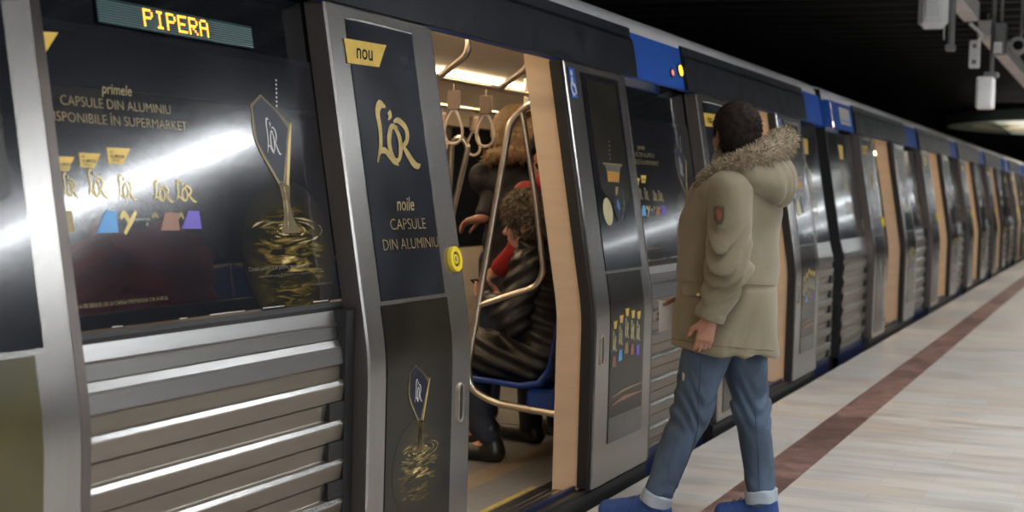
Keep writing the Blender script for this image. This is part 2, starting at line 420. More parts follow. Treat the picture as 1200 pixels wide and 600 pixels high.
def script_logo(a, y0, z0, w, h, k, t=1.0):
    """a flowing script mark: tall L with apostrophe, narrow O and swash R, in a box w x h"""
    q = lambda pts: [(y0+p[0]*w, z0+p[1]*h) for p in pts]
    T = lambda ws: [x*w*t for x in ws]
    a.stroke(q([(.34,.97),(.22,1.0),(.14,.86),(.15,.60),(.12,.33),(.0,.03)]), T([.03,.10,.10,.085,.07,.03]), k)
    a.stroke(q([(.0,.03),(.08,.20),(.2,.23),(.30,.14),(.38,.06),(.47,.0)]), T([.03,.05,.07,.08,.07,.02]), k)
    a.stroke(q([(.40,.90),(.42,.83),(.36,.75)]), T([.09,.07,.01]), k)
    a.stroke(q([(.55,.63),(.43,.65),(.34,.48),(.32,.28),(.40,.09),(.50,.10),(.57,.28),(.57,.47),(.50,.62),(.45,.64)]), T([.04,.06,.09,.09,.05,.05,.09,.09,.06,.03]), k)
    a.stroke(q([(.48,.73),(.60,.76),(.74,.66),(.77,.52),(.70,.38),(.57,.33)]), T([.03,.07,.09,.09,.06,.02]), k)
    a.stroke(q([(.62,.36),(.72,.20),(.83,.05),(.93,.0),(1.0,.03)]), T([.05,.09,.10,.07,.02]), k)
def pool_print(name, film, c, ry, rz, rough, coat):
    """printed picture of rippling gold: bands of noise inside an oval, fading to the film's own colour"""
    Mt = mat(name, film, rough, 0, .3, 2.2, coat=coat, bump=.012, bscale=30, spec=.3 if not coat else .5); nt = Mt.node_tree; L = nt.links; b = nt.nodes['Principled BSDF']
    tc = nt.nodes.new('ShaderNodeTexCoord')
    mp = nt.nodes.new('ShaderNodeMapping'); mp.inputs['Location'].default_value = (0, -c[0]/ry, -c[1]/rz); mp.inputs['Scale'].default_value = (0, 1/ry, 1/rz)
    L.new(tc.outputs['Object'], mp.inputs[0])
    ln = nt.nodes.new('ShaderNodeVectorMath'); ln.operation = 'LENGTH'; L.new(mp.outputs[0], ln.inputs[0])
    m2 = nt.nodes.new('ShaderNodeMapping'); m2.inputs['Scale'].default_value = (0, 1.7, 9); m2.inputs['Rotation'].default_value = (.12, 0, 0); L.new(mp.outputs[0], m2.inputs[0])
    n = nt.nodes.new('ShaderNodeTexNoise'); n.inputs['Scale'].default_value = 1.15; n.inputs['Detail'].default_value = 5; n.inputs['Distortion'].default_value = 1.2; L.new(m2.outputs[0], n.inputs[0])
    inv = nt.nodes.new('ShaderNodeMapRange'); inv.inputs[1].default_value = 1.0; inv.inputs[2].default_value = .0; inv.inputs[3].default_value = 0; inv.inputs[4].default_value = 1; L.new(ln.outputs['Value'], inv.inputs[0])
    nr = nt.nodes.new('ShaderNodeMapRange'); nr.inputs[1].default_value = .40; nr.inputs[2].default_value = .70; nr.inputs[3].default_value = .03; nr.inputs[4].default_value = 1.35; L.new(n.outputs[0], nr.inputs[0])
    mu = nt.nodes.new('ShaderNodeMath'); mu.operation = 'MULTIPLY'; L.new(inv.outputs[0], mu.inputs[0]); L.new(nr.outputs[0], mu.inputs[1])
    rp_ = nt.nodes.new('ShaderNodeValToRGB'); cr = rp_.color_ramp
    cr.elements[0].position = 0; cr.elements[0].color = tuple(film)+(1,); cr.elements[1].position = 1; cr.elements[1].color = (.62, .50, .22, 1)
    for p_, c_ in ((.2, (.035, .028, .011, 1)), (.45, (.10, .072, .022, 1)), (.72, (.26, .19, .06, 1))):
        e = cr.elements.new(p_); e.color = c_
    if coat: af = nt.nodes.new('ShaderNodeMapRange'); af.inputs[1].default_value = 1.0; af.inputs[2].default_value = .6; af.inputs[3].default_value = .90; af.inputs[4].default_value = 1; L.new(ln.outputs['Value'], af.inputs[0]); L.new(af.outputs[0], b.inputs['Alpha'])
    L.new(mu.outputs[0], rp_.inputs[0]); L.new(rp_.outputs[0], b.inputs['Base Color'])
    M[name] = Mt; return name
def capsule_art(a, c, s, rnd, film, yc):
    """a dark capsule tipping gold into a rippling pool; c = (y,z) of the capsule middle, s = its half height"""
    p = lambda u, v: (c[0]+u*s, c[1]+v*s)
    pc = p(.12, -2.05)
    nm = pool_print('printed_gold_pool' if s > .1 else 'printed_gold_pool_small', film, (pc[0]-yc, pc[1]-.55*s), 1.95*s, 1.75*s, .125 if s > .1 else .24, .2 if s > .1 else 0)
    a.lift = .0006; a.ell((pc[0], pc[1]-.55*s), 1.95*s, 1.75*s, nm, 40)
    a.lift = .0009
    for R in (.42, .75, 1.15, 1.5):
        for k in range(7):
            q0 = rnd.random()*6.28; q1 = q0+rnd.uniform(.35, .8)
            a.stroke([(pc[0]+R*s*math.cos(q0+(q1-q0)*i/6), pc[1]+R*s*.20*math.sin(q0+(q1-q0)*i/6)) for i in range(7)], [.005*s, rnd.uniform(.03, .065)*s, .005*s], 'gold' if R < .8 else 'gold_dim')
    a.lift = .0013
    a.poly([p(.0,-.98), p(.46,-1.0), p(.36,-1.35), p(.42,-1.75), p(.66,-2.10), p(-.16,-2.10), p(.05,-1.7), p(.08,-1.35)], 'gold_dark'); a.stroke([p(.06,-1.02), p(.12,-1.4), p(.0,-2.05)], [.06*s, .08*s, .03*s], 'gold_dim')
    a.stroke([p(.2,-1.0), p(.24,-1.5), p(.16,-2.0)], [.07*s, .09*s, .04*s], 'gold')
    a.stroke([p(.36,-1.1), p(.29,-1.5), p(.36,-2.0)], [.03*s, .05*s, .03*s], 'gold_dark')
    a.poly([p(-.30,1.04), p(-.76,.78), p(-.72,-.05), p(.02,-1.0), p(.40,-1.08), p(.70,-.1), p(.86,.46), p(.72,.46), p(.30,.72)], 'gold_dark')
    a.lift = .0017
    a.poly([p(-.30,.99), p(-.69,.73), p(-.66,-.03), p(.02,-.90), p(.20,-.92), p(.70,.30), p(.28,.66)], 'navy_print')
    a.stroke([p(.84,.44), p(.64,-.1), p(.36,-1.0)], [.04*s, .12*s, .10*s], 'gold')
    a.stroke([p(.74,.40), p(.52,-.1), p(.22,-.96)], [.02*s, .05*s, .05*s], 'gold_dim')
    a.stroke([p(-.73,.74), p(-.70,-.05), p(.02,-.97)], [.02*s, .05*s, .09*s], 'gold_dim')
    a.lift = .0021
    script_logo(a, c[0]-.30*s, c[1]-.30*s, .56*s, .80*s, 'white_print', .9)
    a.lift = 0
# ------------------------------------------------------------------ the train
RX = -1.5
CARS = [  # name-giving label, start, end, door centres
    (-5.4, 11.42, (-3.0, 1.035, 5.08, 9.12)),
    (11.90, 29.6, (14.42, 18.62, 22.85, 27.1)),
    (30.1, 47.8, (32.6, 36.8, 41.0, 45.2)),
]
CAR_LABELS = ['nearest metro car, with the lit orange destination sign over its advert window',
              'second metro car, starting past the man at the white number plate',
              'farthest metro car, at the right edge where the train dwindles']
car_roots = []
for (a, b, ds), lb in zip(CARS, CAR_LABELS):
    r = empty('metro_car', (RX, (a+b)/2, 0)); tag(r, lb, 'train car', 'cars of the metro train'); car_roots.append(r)
KIT = []; PANEL = []
YC, YP = 5.08, 3.095        # the door and the wall panel the measurements were taken on
R0 = car_roots[0]
def kit(mb, name, lst=KIT, yc=YC, label=None, parent=None):
    if parent is not None:
        o = mb.build(name, parent, origin=(RX, yc, 0)); o.location = (0, 0, 0)
    else:
        o = mb.build(name, R0, origin=(RX, yc, 0)); o.location = (0, yc-R0.location.y, 0); lst.append(o)
    if label: o['label'] = label
    return o
def leaf_mesh(y0, y1):
    b = MB('steel', 'steel_dark')
    zs = [.062, .2, .5, .76, .80, .84, .88, .92, .96, 1.3, 1.6, 1.905]
    d = .006
    out = [(prof(z), z) for z in zs]; back = [(prof(z, .072), z) for z in zs[::-1]]
    o2 = [(prof(z, d), z) for z in zs]
    n = len(zs)
    vs = [(p[0], y0+d, p[1]) for p in out]+[(p[0], y1-d, p[1]) for p in out]
    b.add(vs, [(i, n+i, n+i+1, i+1) for i in range(n-1)], 'steel', True)
    for (ya, yb) in ((y0, y0+d), (y1, y1-d)):        # small chamfers, then the end faces
        vs = [(p[0], ya, p[1]) for p in o2]+[(p[0], yb, p[1]) for p in out]
        b.add(vs, [(i, i+1, n+i+1, n+i) for i in range(n-1)], 'steel', True)
        vs = [(p[0], ya, p[1]) for p in o2]+[(p[0], ya, p[1]) for p in back[::-1]]
        b.add(vs, [(i, i+1, n+i+1, n+i) for i in range(n-1)], 'steel_dark')
    vs = [(p[0], y0, p[1]) for p in back]+[(p[0], y1, p[1]) for p in back]
    b.add(vs, [(i, i+1, n+i+1, n+i) for i in range(n-1)], 'steel_dark')
    for z in (zs[0], zs[-1]): b.add([(prof(z), y0, z), (prof(z), y1, z), (prof(z, .072), y1, z), (prof(z, .072), y0, z)], [(0, 1, 2, 3)], 'steel_dark')
    return b
EPS = -.0025
def tab(a, pts, k='gold_tab'): a.ppoly(pts, k)

# ---- near leaf (it slid towards the viewer)
NL0, NL1, FL0, FL1 = 3.733, 4.452, 5.722, 6.50
nl = kit(leaf_mesh(NL0, NL1), 'door_leaf')
b = MB('black')
zs = [.07, .5, .78, .83, .88, .94, 1.4, 1.90]
pl = [(prof(z, .012), z) for z in zs]+[(prof(z, .06), z) for z in zs[::-1]]
b.prism(pl, NL1-.001, NL1+.022, 'black', True); kit(b, 'rubber_edge', parent=nl)
a = Art(EPS, 'film_leaf'); a.sheet(3.848, 4.290, .998, 1.868)
a.lift = .0012
a.ppoly([(402.6,44.5),(452.5,53),(449.5,61),(444,78.7),(407,73.7)], 'gold_tab')
a.lift = .002
a.ptext('nou', (417.5,68.3), (437.5,71.2), 'film_warm', shear=.22, weight=.012)
p0 = a.px(442,190); p1 = a.px(491,190); pt = a.px(452,121)
script_logo(a, p0[0], p0[1]-.006, p1[0]-p0[0]+.004, pt[1]-p0[1], 'gold')
a.ptext('noile', (465,246.5), (485.5,246.5), 'gold_dim', shear=.22, weight=.012)
a.ptext('CAPSULE', (457.7,269.6), (498.9,267.6), 'gold_dim', h=14, weight=-.012)
a.ptext('DIN ALUMINIU', (449.3,294), (513.4,288.8), 'gold_dim', h=14, weight=-.012)
a.lift = 0
a.stroke([(3.848,1.866),(4.0,1.8685),(4.29,1.866)], [.004,.006,.004], 'white_print')
kit(a, 'upper_advertisement', parent=nl, fix=False) if False else kit(a, 'upper_advertisement', parent=nl)
a = Art(EPS, 'film_warm'); a.sheet(3.840, 4.300, .10, .985)
c0 = a.px(490,461)
capsule_art(a, (c0[0]+.002, c0[1]), .092, random.Random(3), (.015, .013, .009), YC)
kit(a, 'lower_advertisement', parent=nl)
bc = on_side(531,304); n_ = np.array([1.0, 0, .172]); n_ /= np.linalg.norm(n_)
b = MB('yellow'); b.disc(bc, n_, .027, .044, -.004, .014, 'yellow'); b.disc(bc, n_, 0, .028, -.004, .008, 'black'); b.disc(bc, n_, .010, .017, .004, .012, 'yellow', 18); b.disc(bc, n_, 0, .008, .004, .013, 'grey_metal', 14)
kit(b, 'door_button', parent=nl, label='yellow ringed door button')
def slot(y, z, parent):
    b = MB('black')
    x = prof(z)+.002
    def cap(r, h, n=8): return [(y+r*math.cos(math.pi*i/n), z+h+r*math.sin(math.pi*i/n)) for i in range(n+1)]+[(y+r*math.cos(math.pi+math.pi*i/n), z-h+r*math.sin(math.pi+math.pi*i/n)) for i in range(n+1)]
    i_ = cap(.013, .048); o_ = cap(.020, .048); n = len(i_)
    b.add([(x, *p) for p in i_], [tuple(range(n))], 'black')
    vs = [(x+.004, *p) for p in i_]+[(x+.004, *p) for p in o_]+[(x-.004, *p) for p in o_]
    b.add(vs, [(i, (i+1) % n, n+(i+1) % n, n+i) for i in range(n)]+[(n+i, n+(i+1) % n, 2*n+(i+1) % n, 2*n+i) for i in range(n)], 'tube')
    kit(b, 'door_handle', parent=parent)
slot(4.371, .620, nl)

# ---- far leaf
fl = kit(leaf_mesh(FL0, FL1), 'door_leaf')
b = MB('black'); b.prism(pl, FL0-.024, FL0+.001, 'black', True); kit(b, 'rubber_edge', parent=fl)
a = Art(EPS, 'film'); a.sheet(5.905, 6.405, .998, 1.872)
a.lift = .0012
a.poly([(5.955,1.845),(6.36,1.845),(6.365,1.32),(6.2,1.25),(5.97,1.36)], 'film_warm')
a.lift = .0018
a.ppoly([(707,191),(728,193),(726,198),(725,214),(712,213),(710,198)], 'grey_print')
a.lift = .0022
a.ppoly([(711,200),(725.5,202),(724.6,213.5),(712,212.5)], 'orange_print')
a.ppoly([(706,190.5),(728.5,192.5),(728.2,194.5),(706.4,192.5)], 'gold_dim')
a.ppoly([(720.5,219),(724,219),(723,228),(721,229)], 'gold_dim')
a.ell(a.px(712,248), .062, .062, 'cream_print', rot=.3); a.ell(a.px(722,243), .036, .062, 'navy_print', rot=.2); a.ell(a.px(724,240), .016, .026, 'sky_print', rot=.2)
a.stroke([a.px(728,222), a.px(731,240), a.px(728,258)], [.006,.01,.004], 'grey_print')
a.lift = .0024
for k in range(5): a.ell(a.px(713.3+.3*k,166+5*k), .004, .004, 'gold_dim', 8)
kit(a, 'upper_advertisement', parent=fl)
a = Art(EPS, 'film_warm'); a.sheet(5.905, 6.375, .232, .985)
a.lift = .001
a.poly([(5.905,.232),(6.375,.232),(6.375,.345),(5.905,.345)], 'grey_print')
a.poly([(5.905,.345),(6.375,.345),(6.375,.43),(6.2,.45),(5.905,.41)], 'brown_print') if False else None
a.lift = .0016
a.stroke([(5.93,.435),(6.1,.45),(6.36,.455)], [.006,.012,.004], 'gold_dim')
a.stroke([(5.94,.40),(6.1,.415),(6.36,.415)], [.004,.02,.004], 'brown_print')
bits = ['brown_print','sky_print','gold_dim','brown_print','purple_print']
for i in range(5):
    y = 5.955+.083*i; dz = (0,.02,.045,.03,.02)[i]; z = .715+dz
    a.poly([(y-.022,z+.06),(y+.03,z+.06),(y+.018,z+.025),(y-.016,z+.025)], 'gold_tab')
    script_logo(a, y-.03, z-.075, .06, .09, 'cream_print', 1.3)
    a.poly([(y-.018,z-.095),(y+.018,z-.095),(y+.028,z-.145),(y-.028,z-.145)], bits[i])
kit(a, 'lower_advertisement', parent=fl)
slot(5.80, .66, fl)
b = MB('steel_dark'); zs = [.07, .5, .78, .83, .88, .94, 1.4, 1.90]; b.prism([(prof(z, .004), z) for z in zs]+[(prof(z, .07), z) for z in zs[::-1]], FL1+.001, FL1+.032, 'steel_dark', True); kit(b, 'trailing_edge_trim', parent=fl)
a = Art(EPS, 'blue'); c = a.px(671.5,97)
a.poly([(c[0]-.038,c[1]-.066),(c[0]+.038,c[1]-.066),(c[0]+.038,c[1]+.066),(c[0]-.038,c[1]+.066)], 'blue')
a.lift = .0012
a.ell((c[0]-.008,c[1]+.043), .013, .014, 'white_print')
a.stroke([(c[0]-.008,c[1]+.025),(c[0]-.006,c[1]-.005),(c[0]+.016,c[1]-.012),(c[0]+.026,c[1]-.045)], [.020,.018,.016,.014], 'white_print')
a.stroke([(c[0]-.020,c[1]+.004),(c[0]-.030,c[1]-.025),(c[0]-.012,c[1]-.052),(c[0]+.012,c[1]-.044)], [.012,.012,.012,.010], 'white_print')
kit(a, 'priority_sticker', parent=fl, label='blue and white priority pictogram sticker')

# ---- door surround: header, jambs, sill
b = MB('header')
H0, H1 = 3.53, 6.685
hp = [(prof(1.909, .06), 1.909), (prof(1.909, -.016), 1.909), (prof(2.085, -.020), 2.085), (prof(2.105, -.006), 2.105), (prof(2.150, -.010), 2.150), (prof(2.158, .03), 2.158), (prof(2.1, .08), 2.1)]
b.prism(hp, H0, H1); kit(b, 'door_header')
for (ya, yb, nm) in ((5.690, 5.735, 0), (4.43, 4.475, 1)):
    b = MB('jamb')
    zz = [.05, .3, .78, .84, .90, .96, 1.4, 1.935]
    b.prism([(prof(z, .060), z) for z in zz]+[(prof(z, .178), z) for z in zz[::-1]], ya+.02, yb+.02 if nm == 0 else yb, 'jamb')
    kit(b, 'door_jamb')
b = MB('steel')
b.box((-.285, 4.40, -.03), (-.055, 5.76, .046)); 
for i in range(5): b.box((-.235+.03*i, 4.43, .046), (-.222+.03*i, 5.72, .050), 'steel')
b.box((-.082, 4.43, .046), (-.062, 5.74, .056), 'rib_band')
b.box((-.305, 4.43, .046), (-.285, 5.72, .0505), 'sill_yellow')
b.box((-.062, 3.70, -.2), (-.045, 6.52, .045), 'black'); b.box((-.12, 3.70, -.1), (-.06, 6.52, .058), 'black')
kit(b, 'door_sill')

# ---- wall panel between two doors: ribbed steel below, window with film above
OFF = .075
PA, PB = YP-.86, YP+.86
def rib_profile():
    pts = []
    z = .125; base = prof(0, OFF)
    tops = [.771-.118*i for i in range(6)]
    pts.append((base-.02, .13))
    for t in tops[::-1]:
        lo = t-.118
        pts += [(base+.002, lo+.010), (base+.008, lo+.053), (base+.003, lo+.0565), (base+.011, lo+.060), (base+.018, t-.013), (base+.0115, t+.001), (base+.004, t+.006)]
    pts += [(base+.004, .815), (prof(.825, OFF)+.016, .823)]
    return pts
b = MB('rib', 'rib_band')
base = prof(0, OFF)
rp = rib_profile()
b.strip(rp, PA, PB, 'rib')
for i in range(6): t = .771-.118*i; b.strip([(base+.0172, t-.0100), (base+.0123, t+.001)], PA, YP+.59, 'rib_edge')  # paler steel strips put the highlight along each rib edge
up = [(prof(.823, OFF)+.016, .823), (prof(.866, OFF)+.014, .866), (prof(.872, OFF)+.009, .872), (prof(.892, OFF)+.004, .892)]
b.strip(up, PA, PB, 'rib_band')
b.strip([(prof(.892, OFF)+.004, .892), (prof(.894, OFF)-.004, .8935), (prof(.896, OFF)+.001, .895), (prof(.931, OFF)+.002, .931), (prof(.935, OFF)+.009, .935), (prof(.940, OFF)+.004, .940), (prof(.978, OFF)+.002, .978), (prof(.979, OFF)-.02, .979)], PA, PB, 'rib_band')
b.strip([(rp[0][0], .13), (-.135, .10), (-.10, .085), (-.10, .072)], PA, PB, 'steel')
base = prof(0, OFF)
for i in range(6):                                           # black boxes paint in the shade where recessed rib ends meet the leaf
    lo = .771-.118*i-.118
    b.box((base-.02, YP+.50, lo+.006), (base+.0195, YP+.64, lo+.058), 'black')
b.box((base-.03, YP+.585, .13), (base+.021, YP+.66, .98), 'black')  # black box for gasket and painted shade in the gap beside the leaf
sp = kit(b, 'side_panel', PANEL, YP)
b = MB('black')
b.strip([(prof(.978, OFF)+.002, .978), (prof(.99, OFF)+.006, .99), (prof(1.003, OFF)+.003, 1.003), (prof(1.008, OFF)-.01, 1.008)], PA, PB, 'black')
b.strip([(prof(1.70, OFF+.004), 1.70), (prof(1.93, OFF+.004), 1.93)], PA, PB, 'glass_black')
kit(b, 'window_frame', PANEL, YP)
a = Art(OFF, 'film_window'); a.sheet(PA+.05, PB-.05, 1.009, 1.7225); 
a.off = OFF-.0005
K = 'gold_dim'
a.lift = .0005
a.poly([(YP+.02,1.66),(YP+.36,1.66),(YP+.56,1.30),(YP+.56,1.06),(YP+.10,1.10),(YP-.0,1.35)], 'film_warm') if False else None
a.lift = .001
a.ptext('primele', (119,110), (154.4,111.8), K, shear=.22, weight=.008)
a.ptext('CAPSULE DIN ALUMINIU', (71,122.3), (200,134.4), K, h=12.5, weight=-.014)
a.ptext('DISPONIBILE ÎN SUPERMARKET', (53.5,141.2), (219,152.6), K, h=12.5, weight=-.014)
for q in ([(62,183.2),(86.6,184),(80,200.5),(63,199.8)], [(92,178.8),(117.3,180.2),(110,197),(94,195.6)], [(124.5,172.8),(152.2,174),(144,192.6),(127,191.4)], [(40,36.5),(68,38),(53,62),(43,61)]):
    a.ppoly(q, 'gold_tab')
a.lift = .0016
for (x, y) in ((67,185.5), (95,181.5), (128,176)):
    if x > 70: a.ptext('NEW', (x,y+3.2), (x+4.5,y+3.4), 'film_warm', h=3)
    a.ptext('ALUMINIUM', (x+1.0,y+8.6), (x+17,y+9.6), 'film_warm', h=4.2, weight=.01)
    a.ptext('CAPSULE', (x+2,y+12.8), (x+12,y+13.4), 'film_warm', h=3)
a.lift = .001
for (x0, y0, x1, yt) in ((75,231.5,93,203), (104,232,127.5,199), (139,234,160,205), (180.5,236.5,203.5,212), (206.5,236.5,230.5,212)):
    p0 = a.px(x0, y0); p1 = a.px(x1, y0); pt = a.px(x0, yt)
    script_logo(a, p0[0], p0[1], p1[0]-p0[0], pt[1]-p0[1], 'gold', .8)
for (x, t) in ((145,'FORZA'), (181,'SPLENDENTE'), (206,'DELIZIOSO')):
    pass
for q, k in (([(123,247),(135.5,247),(138.4,272.5),(113,273)], 'sky_print'), ([(193,249),(208,249),(210.5,270),(188,270)], 'brown_print'), ([(220.5,247),(233,247),(236.2,268),(212.5,268)], 'purple_print'), ([(73,247),(84,247),(87,272),(66,273)], 'gold_dim')):
    a.ppoly(q, k)
a.stroke([a.px(141,256), a.px(145,251), a.px(149,256), a.px(152,264)], [.008,.016,.014,.006], 'gold')
a.stroke([a.px(159,248), a.px(153,260), a.px(146,274)], [.010,.014,.010], 'gold')
a.stroke([a.px(178,255), a.px(182,251), a.px(185,256)], [.008,.012,.006], 'gold_dim'); a.stroke([a.px(208,255), a.px(212,251), a.px(215,257)], [.008,.012,.006], 'gold_dim')
a.ptext('INTENSITATE', (158,258.5), (176,258.8), 'white_print', h=3.0); a.ptext('7', (171,265), (174,265), 'white_print', h=4)
a.ptext('LASA-TE SEDUS DE O CAFEA PRETIOASA CA AURUL', (84,361.5), (197,352), K, h=5, weight=-.01)
a.ptext('Creata pentru a se potrivi aparatului tau', (291.5,319), (362,311.4), 'grey_print', h=5.2)
a.ptext('capsulele pot fi folosite cu aparate de cafea', (303.5,325.8), (379,318.2), 'grey_print', h=2.6)
a.ptext('www.lorespresso.ro', (353,336), (388.5,332), 'gold_dark', h=3.6)
r_ = random.Random(8); y = PA+.1; a.lift = .001
while y < PB-.2:
    l = r_.uniform(.02, .16); a.poly([(y,1.0092),(y+l,1.0092),(y+l,1.0108),(y,1.0118)], 'white_print'); y += l+r_.uniform(.03, .3)
a.lift = .0005
c0 = a.px(320,165)
capsule_art(a, c0, .125, random.Random(5), (.0105, .0115, .016), YP)
a.lift = .001
for k in range(7): a.ell(a.px(323.3+.12*k,94+5*k), .0035, .0035, 'white_print', 8)
kit(a, 'window', PANEL, YP)

# ---- copies of the door set and the panel along each car
def copies(lst, root, yc):
    for o in lst:
        c = o.copy(); COL.objects.link(c); c.parent = root; c.location = (0, yc-root.location.y, 0)
        for ch in o.children:
            d = ch.copy(); COL.objects.link(d); d.parent = c; d.location = ch.location
for ci, ((ca, cb, ds), root) in enumerate(zip(CARS, car_roots)):
    for i, d in enumerate(ds):
        if ci == 0 and i == 0: continue                       # behind the viewer, far out of the frame
        if not (ci == 0 and d == YC): copies(KIT, root, d)
    for i in range(len(ds)-1):
        c = (ds[i]+ds[i+1])/2+.06
        if ci == 0 and i == 0: continue
        if not (ci == 0 and abs(ds[i]-1.035) < .01): copies(PANEL, root, c)

# the leaf nearest the viewer carries another lower film: olive gold, with small print at its foot
for o in R0.children:
    if o.name.startswith('door_leaf') and abs(o.location.y+R0.location.y-1.035) < .01:
        for ch in o.children:
            if ch.name.startswith('lower_advertisement') and any(q.name.startswith('priority_sticker') for q in o.children):
                D_ = 1.035-YC
                a = Art(EPS, 'film_olive'); a.sheet(5.905, 6.375, .232, .985)
                a.lift = .001
                for i in range(4): y = 6.0+.085*i; a.poly([(y-.03,.56),(y+.035,.56),(y+.02,.50),(y-.02,.50)], 'gold_tab' if i % 2 == 0 else 'purple_print'); a.poly([(y-.02,.48),(y+.02,.48),(y+.03,.42),(y-.03,.42)], ['brown_print','sky_print','gold_dim','purple_print'][i])
                tmp = a.build('lower_advertisement', None, origin=(RX, YC, 0)); me_ = tmp.data; bpy.data.objects.remove(tmp); ch.data = me_
# ---- the rest of each car
for ci, ((ca, cb, ds), root) in enumerate(zip(CARS, car_roots)):
    y0 = max(ca, -1.2); y1 = cb
    # narrow end walls with their own ribs
    for (ya, yb) in ((ca, ds[0]-1.36), (ds[-1]+1.43, cb)):
        if yb < y0: continue
        b = MB('rib'); b.strip(rp, ya, yb, 'rib'); b.strip([(prof(.82, OFF)+.016, .82), (prof(.87, OFF)+.014, .87), (prof(.98, OFF), .98)], ya, yb, 'rib_band')
        for i in range(6): 
            lo = .771-.118*i-.118; b.box((base-.03, yb-.12, lo+.006), (base+.0195, yb, lo+.058), 'black')  # painted shade at the rib ends, as on the side panels
        b.strip([(rp[0][0], .13), (-.135, .10), (-.10, .085), (-.10, .072)], ya, yb, 'steel')
        a = Art(OFF, 'film'); a.sheet(ya, yb, .98, 1.93); a.lift = .002
        q = (ya+yb)/2
        a.poly([(q-.12,1.78),(q+.1,1.78),(q+.05,1.66),(q-.1,1.66)], 'gold_tab')
        script_logo(a, q-.12, 1.38, .24, .2, 'cream_print'); a.text('CAPSULE', q-.15, q+.15, 1.25, 'gold_dim'); a.text('ALUMINIU', q-.15, q+.15, 1.18, 'gold_dim')
        part(b, 'end_panel', root); part(a, 'window_advertisement', root)
    # blue band behind the black headers, silver roof, skirt
    b = MB('blue'); b.strip([(prof(1.905, .02), 1.905), (prof(1.915, .004), 1.912), (prof(2.135, .004), 2.135), (prof(2.14, .03), 2.14)], y0, y1, 'blue')
    bb = part(b, 'blue_band', root)
    b = MB('roof')
    rl = [(-.262, 2.128), (-.272, 2.165), (-.292, 2.195), (-.33, 2.222), (-.40, 2.25), (-.52, 2.275), (-.75, 2.30), (-1.5, 2.32), (-2.5, 2.29), (-2.75, 2.2), (-2.85, 2.0)]
    e = .10
    ycs = [(y0, .0)]+[(y1-e, 0), (y1-.03, .035), (y1, .10)] if True else []
    if ci > 0: ycs = [(y0, .10), (y0+.03, .035), (y0+e, 0), (y1-e, 0), (y1-.03, .035), (y1, .10)]
    vs = []
    for (yy, d) in ycs:
        for (x, z) in rl: vs.append((x-(d if x > -1.5 else -d)*.6, yy, z-d*.8))
    n = len(rl); fs = [(r*n+i, r*n+i+1, (r+1)*n+i+1, (r+1)*n+i) for r in range(len(ycs)-1) for i in range(n-1)]
    b.add(vs, fs, 'roof', True); part(b, 'roof', root)
    b = MB('blue_dark'); b.box((-.115, y0, -.11), (-.100, y1, .075), 'blue_dark'); b.box((-2.8, y0, -.6), (-.16, y1, -.0), 'black'); part(b, 'underframe', root)
    # ends
    for ye, sgn in ((ca, -1), (cb, 1)):
        if ye < y0: continue
        zz = [.0, .78, .86, .94, 1.93, 2.13]
        b = MB('black'); pts = [(prof(z, OFF), z) for z in zz]+[(-.35, 2.22), (-.8, 2.28), (-1.5, 2.29), (-2.6, 2.2), (-2.88, 1.9), (-2.95, .8), (-2.9, 0)]
        b.prism(pts, ye-.03 if sgn < 0 else ye, ye if sgn < 0 else ye+.03); part(b, 'end_wall', root)
        if sgn < 0: b = MB('blue_dark'); b.prism([(prof(1.91, .004), 1.91), (prof(2.135, .004), 2.135), (-.6, 2.135), (-.6, 1.91)], ye-.045, ye-.02, 'blue'); part(b, 'end_band', root)
    # inside: floor, ceiling, far wall, strips
    b = MB('car_floor'); b.box((-2.9, y0, -.02), (-.28, y1, .045)); b.box((-.66, y0, .045), (-.52, y1, .0465), 'car_floor_tan')
    b.box((-.52, y0, .045), (-.28, y1, .0462), 'car_floor'); part(b, 'car_floor', root)
    b = MB('beige')
    b.strip([(-.30, 1.945), (-.5, 1.99), (-.75, 2.045), (-1.1, 2.065), (-1.8, 2.065), (-2.1, 2.045), (-2.35, 1.99), (-2.62, 1.88), (-2.68, 1.80)], y0, y1, 'beige', True)
    part(b, 'ceiling_panel', root)
    for x in (-.70, -1.9):
        yy = y0+.4; 
        while yy < y1-1:
            b = MB('strip'); b.box((x-.055, yy, 2.035), (x+.055, yy+1.25, 2.06)); part(b, 'ceiling_strip_light', root); yy += 1.42
    b = MB('beige_dark', 'glass_black')
    b.box((-2.80, y0, .04), (-2.72, y1, .86), 'beige'); b.box((-2.82, y0, .86), (-2.76, y1, 1.84), 'glass_black')
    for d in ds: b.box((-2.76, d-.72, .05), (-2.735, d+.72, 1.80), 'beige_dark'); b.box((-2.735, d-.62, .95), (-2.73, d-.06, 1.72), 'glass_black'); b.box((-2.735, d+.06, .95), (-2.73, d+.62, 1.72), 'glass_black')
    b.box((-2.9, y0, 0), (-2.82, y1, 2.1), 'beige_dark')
    part(b, 'far_side_wall', root)
    b = MB('beige')
    for i in range(len(ds)+1):
        ya = ca if i == 0 else ds[i-1]+.66; yb = cb if i == len(ds) else ds[i]-.66
        ya, yb = max(ya, y0), min(yb, y1)
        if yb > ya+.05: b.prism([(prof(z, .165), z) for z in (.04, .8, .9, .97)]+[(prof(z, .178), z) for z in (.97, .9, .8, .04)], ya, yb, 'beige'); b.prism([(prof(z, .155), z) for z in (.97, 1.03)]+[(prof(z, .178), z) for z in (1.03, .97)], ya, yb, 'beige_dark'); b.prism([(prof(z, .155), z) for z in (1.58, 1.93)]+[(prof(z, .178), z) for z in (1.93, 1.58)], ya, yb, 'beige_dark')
    part(b, 'inner_side_wall', root)
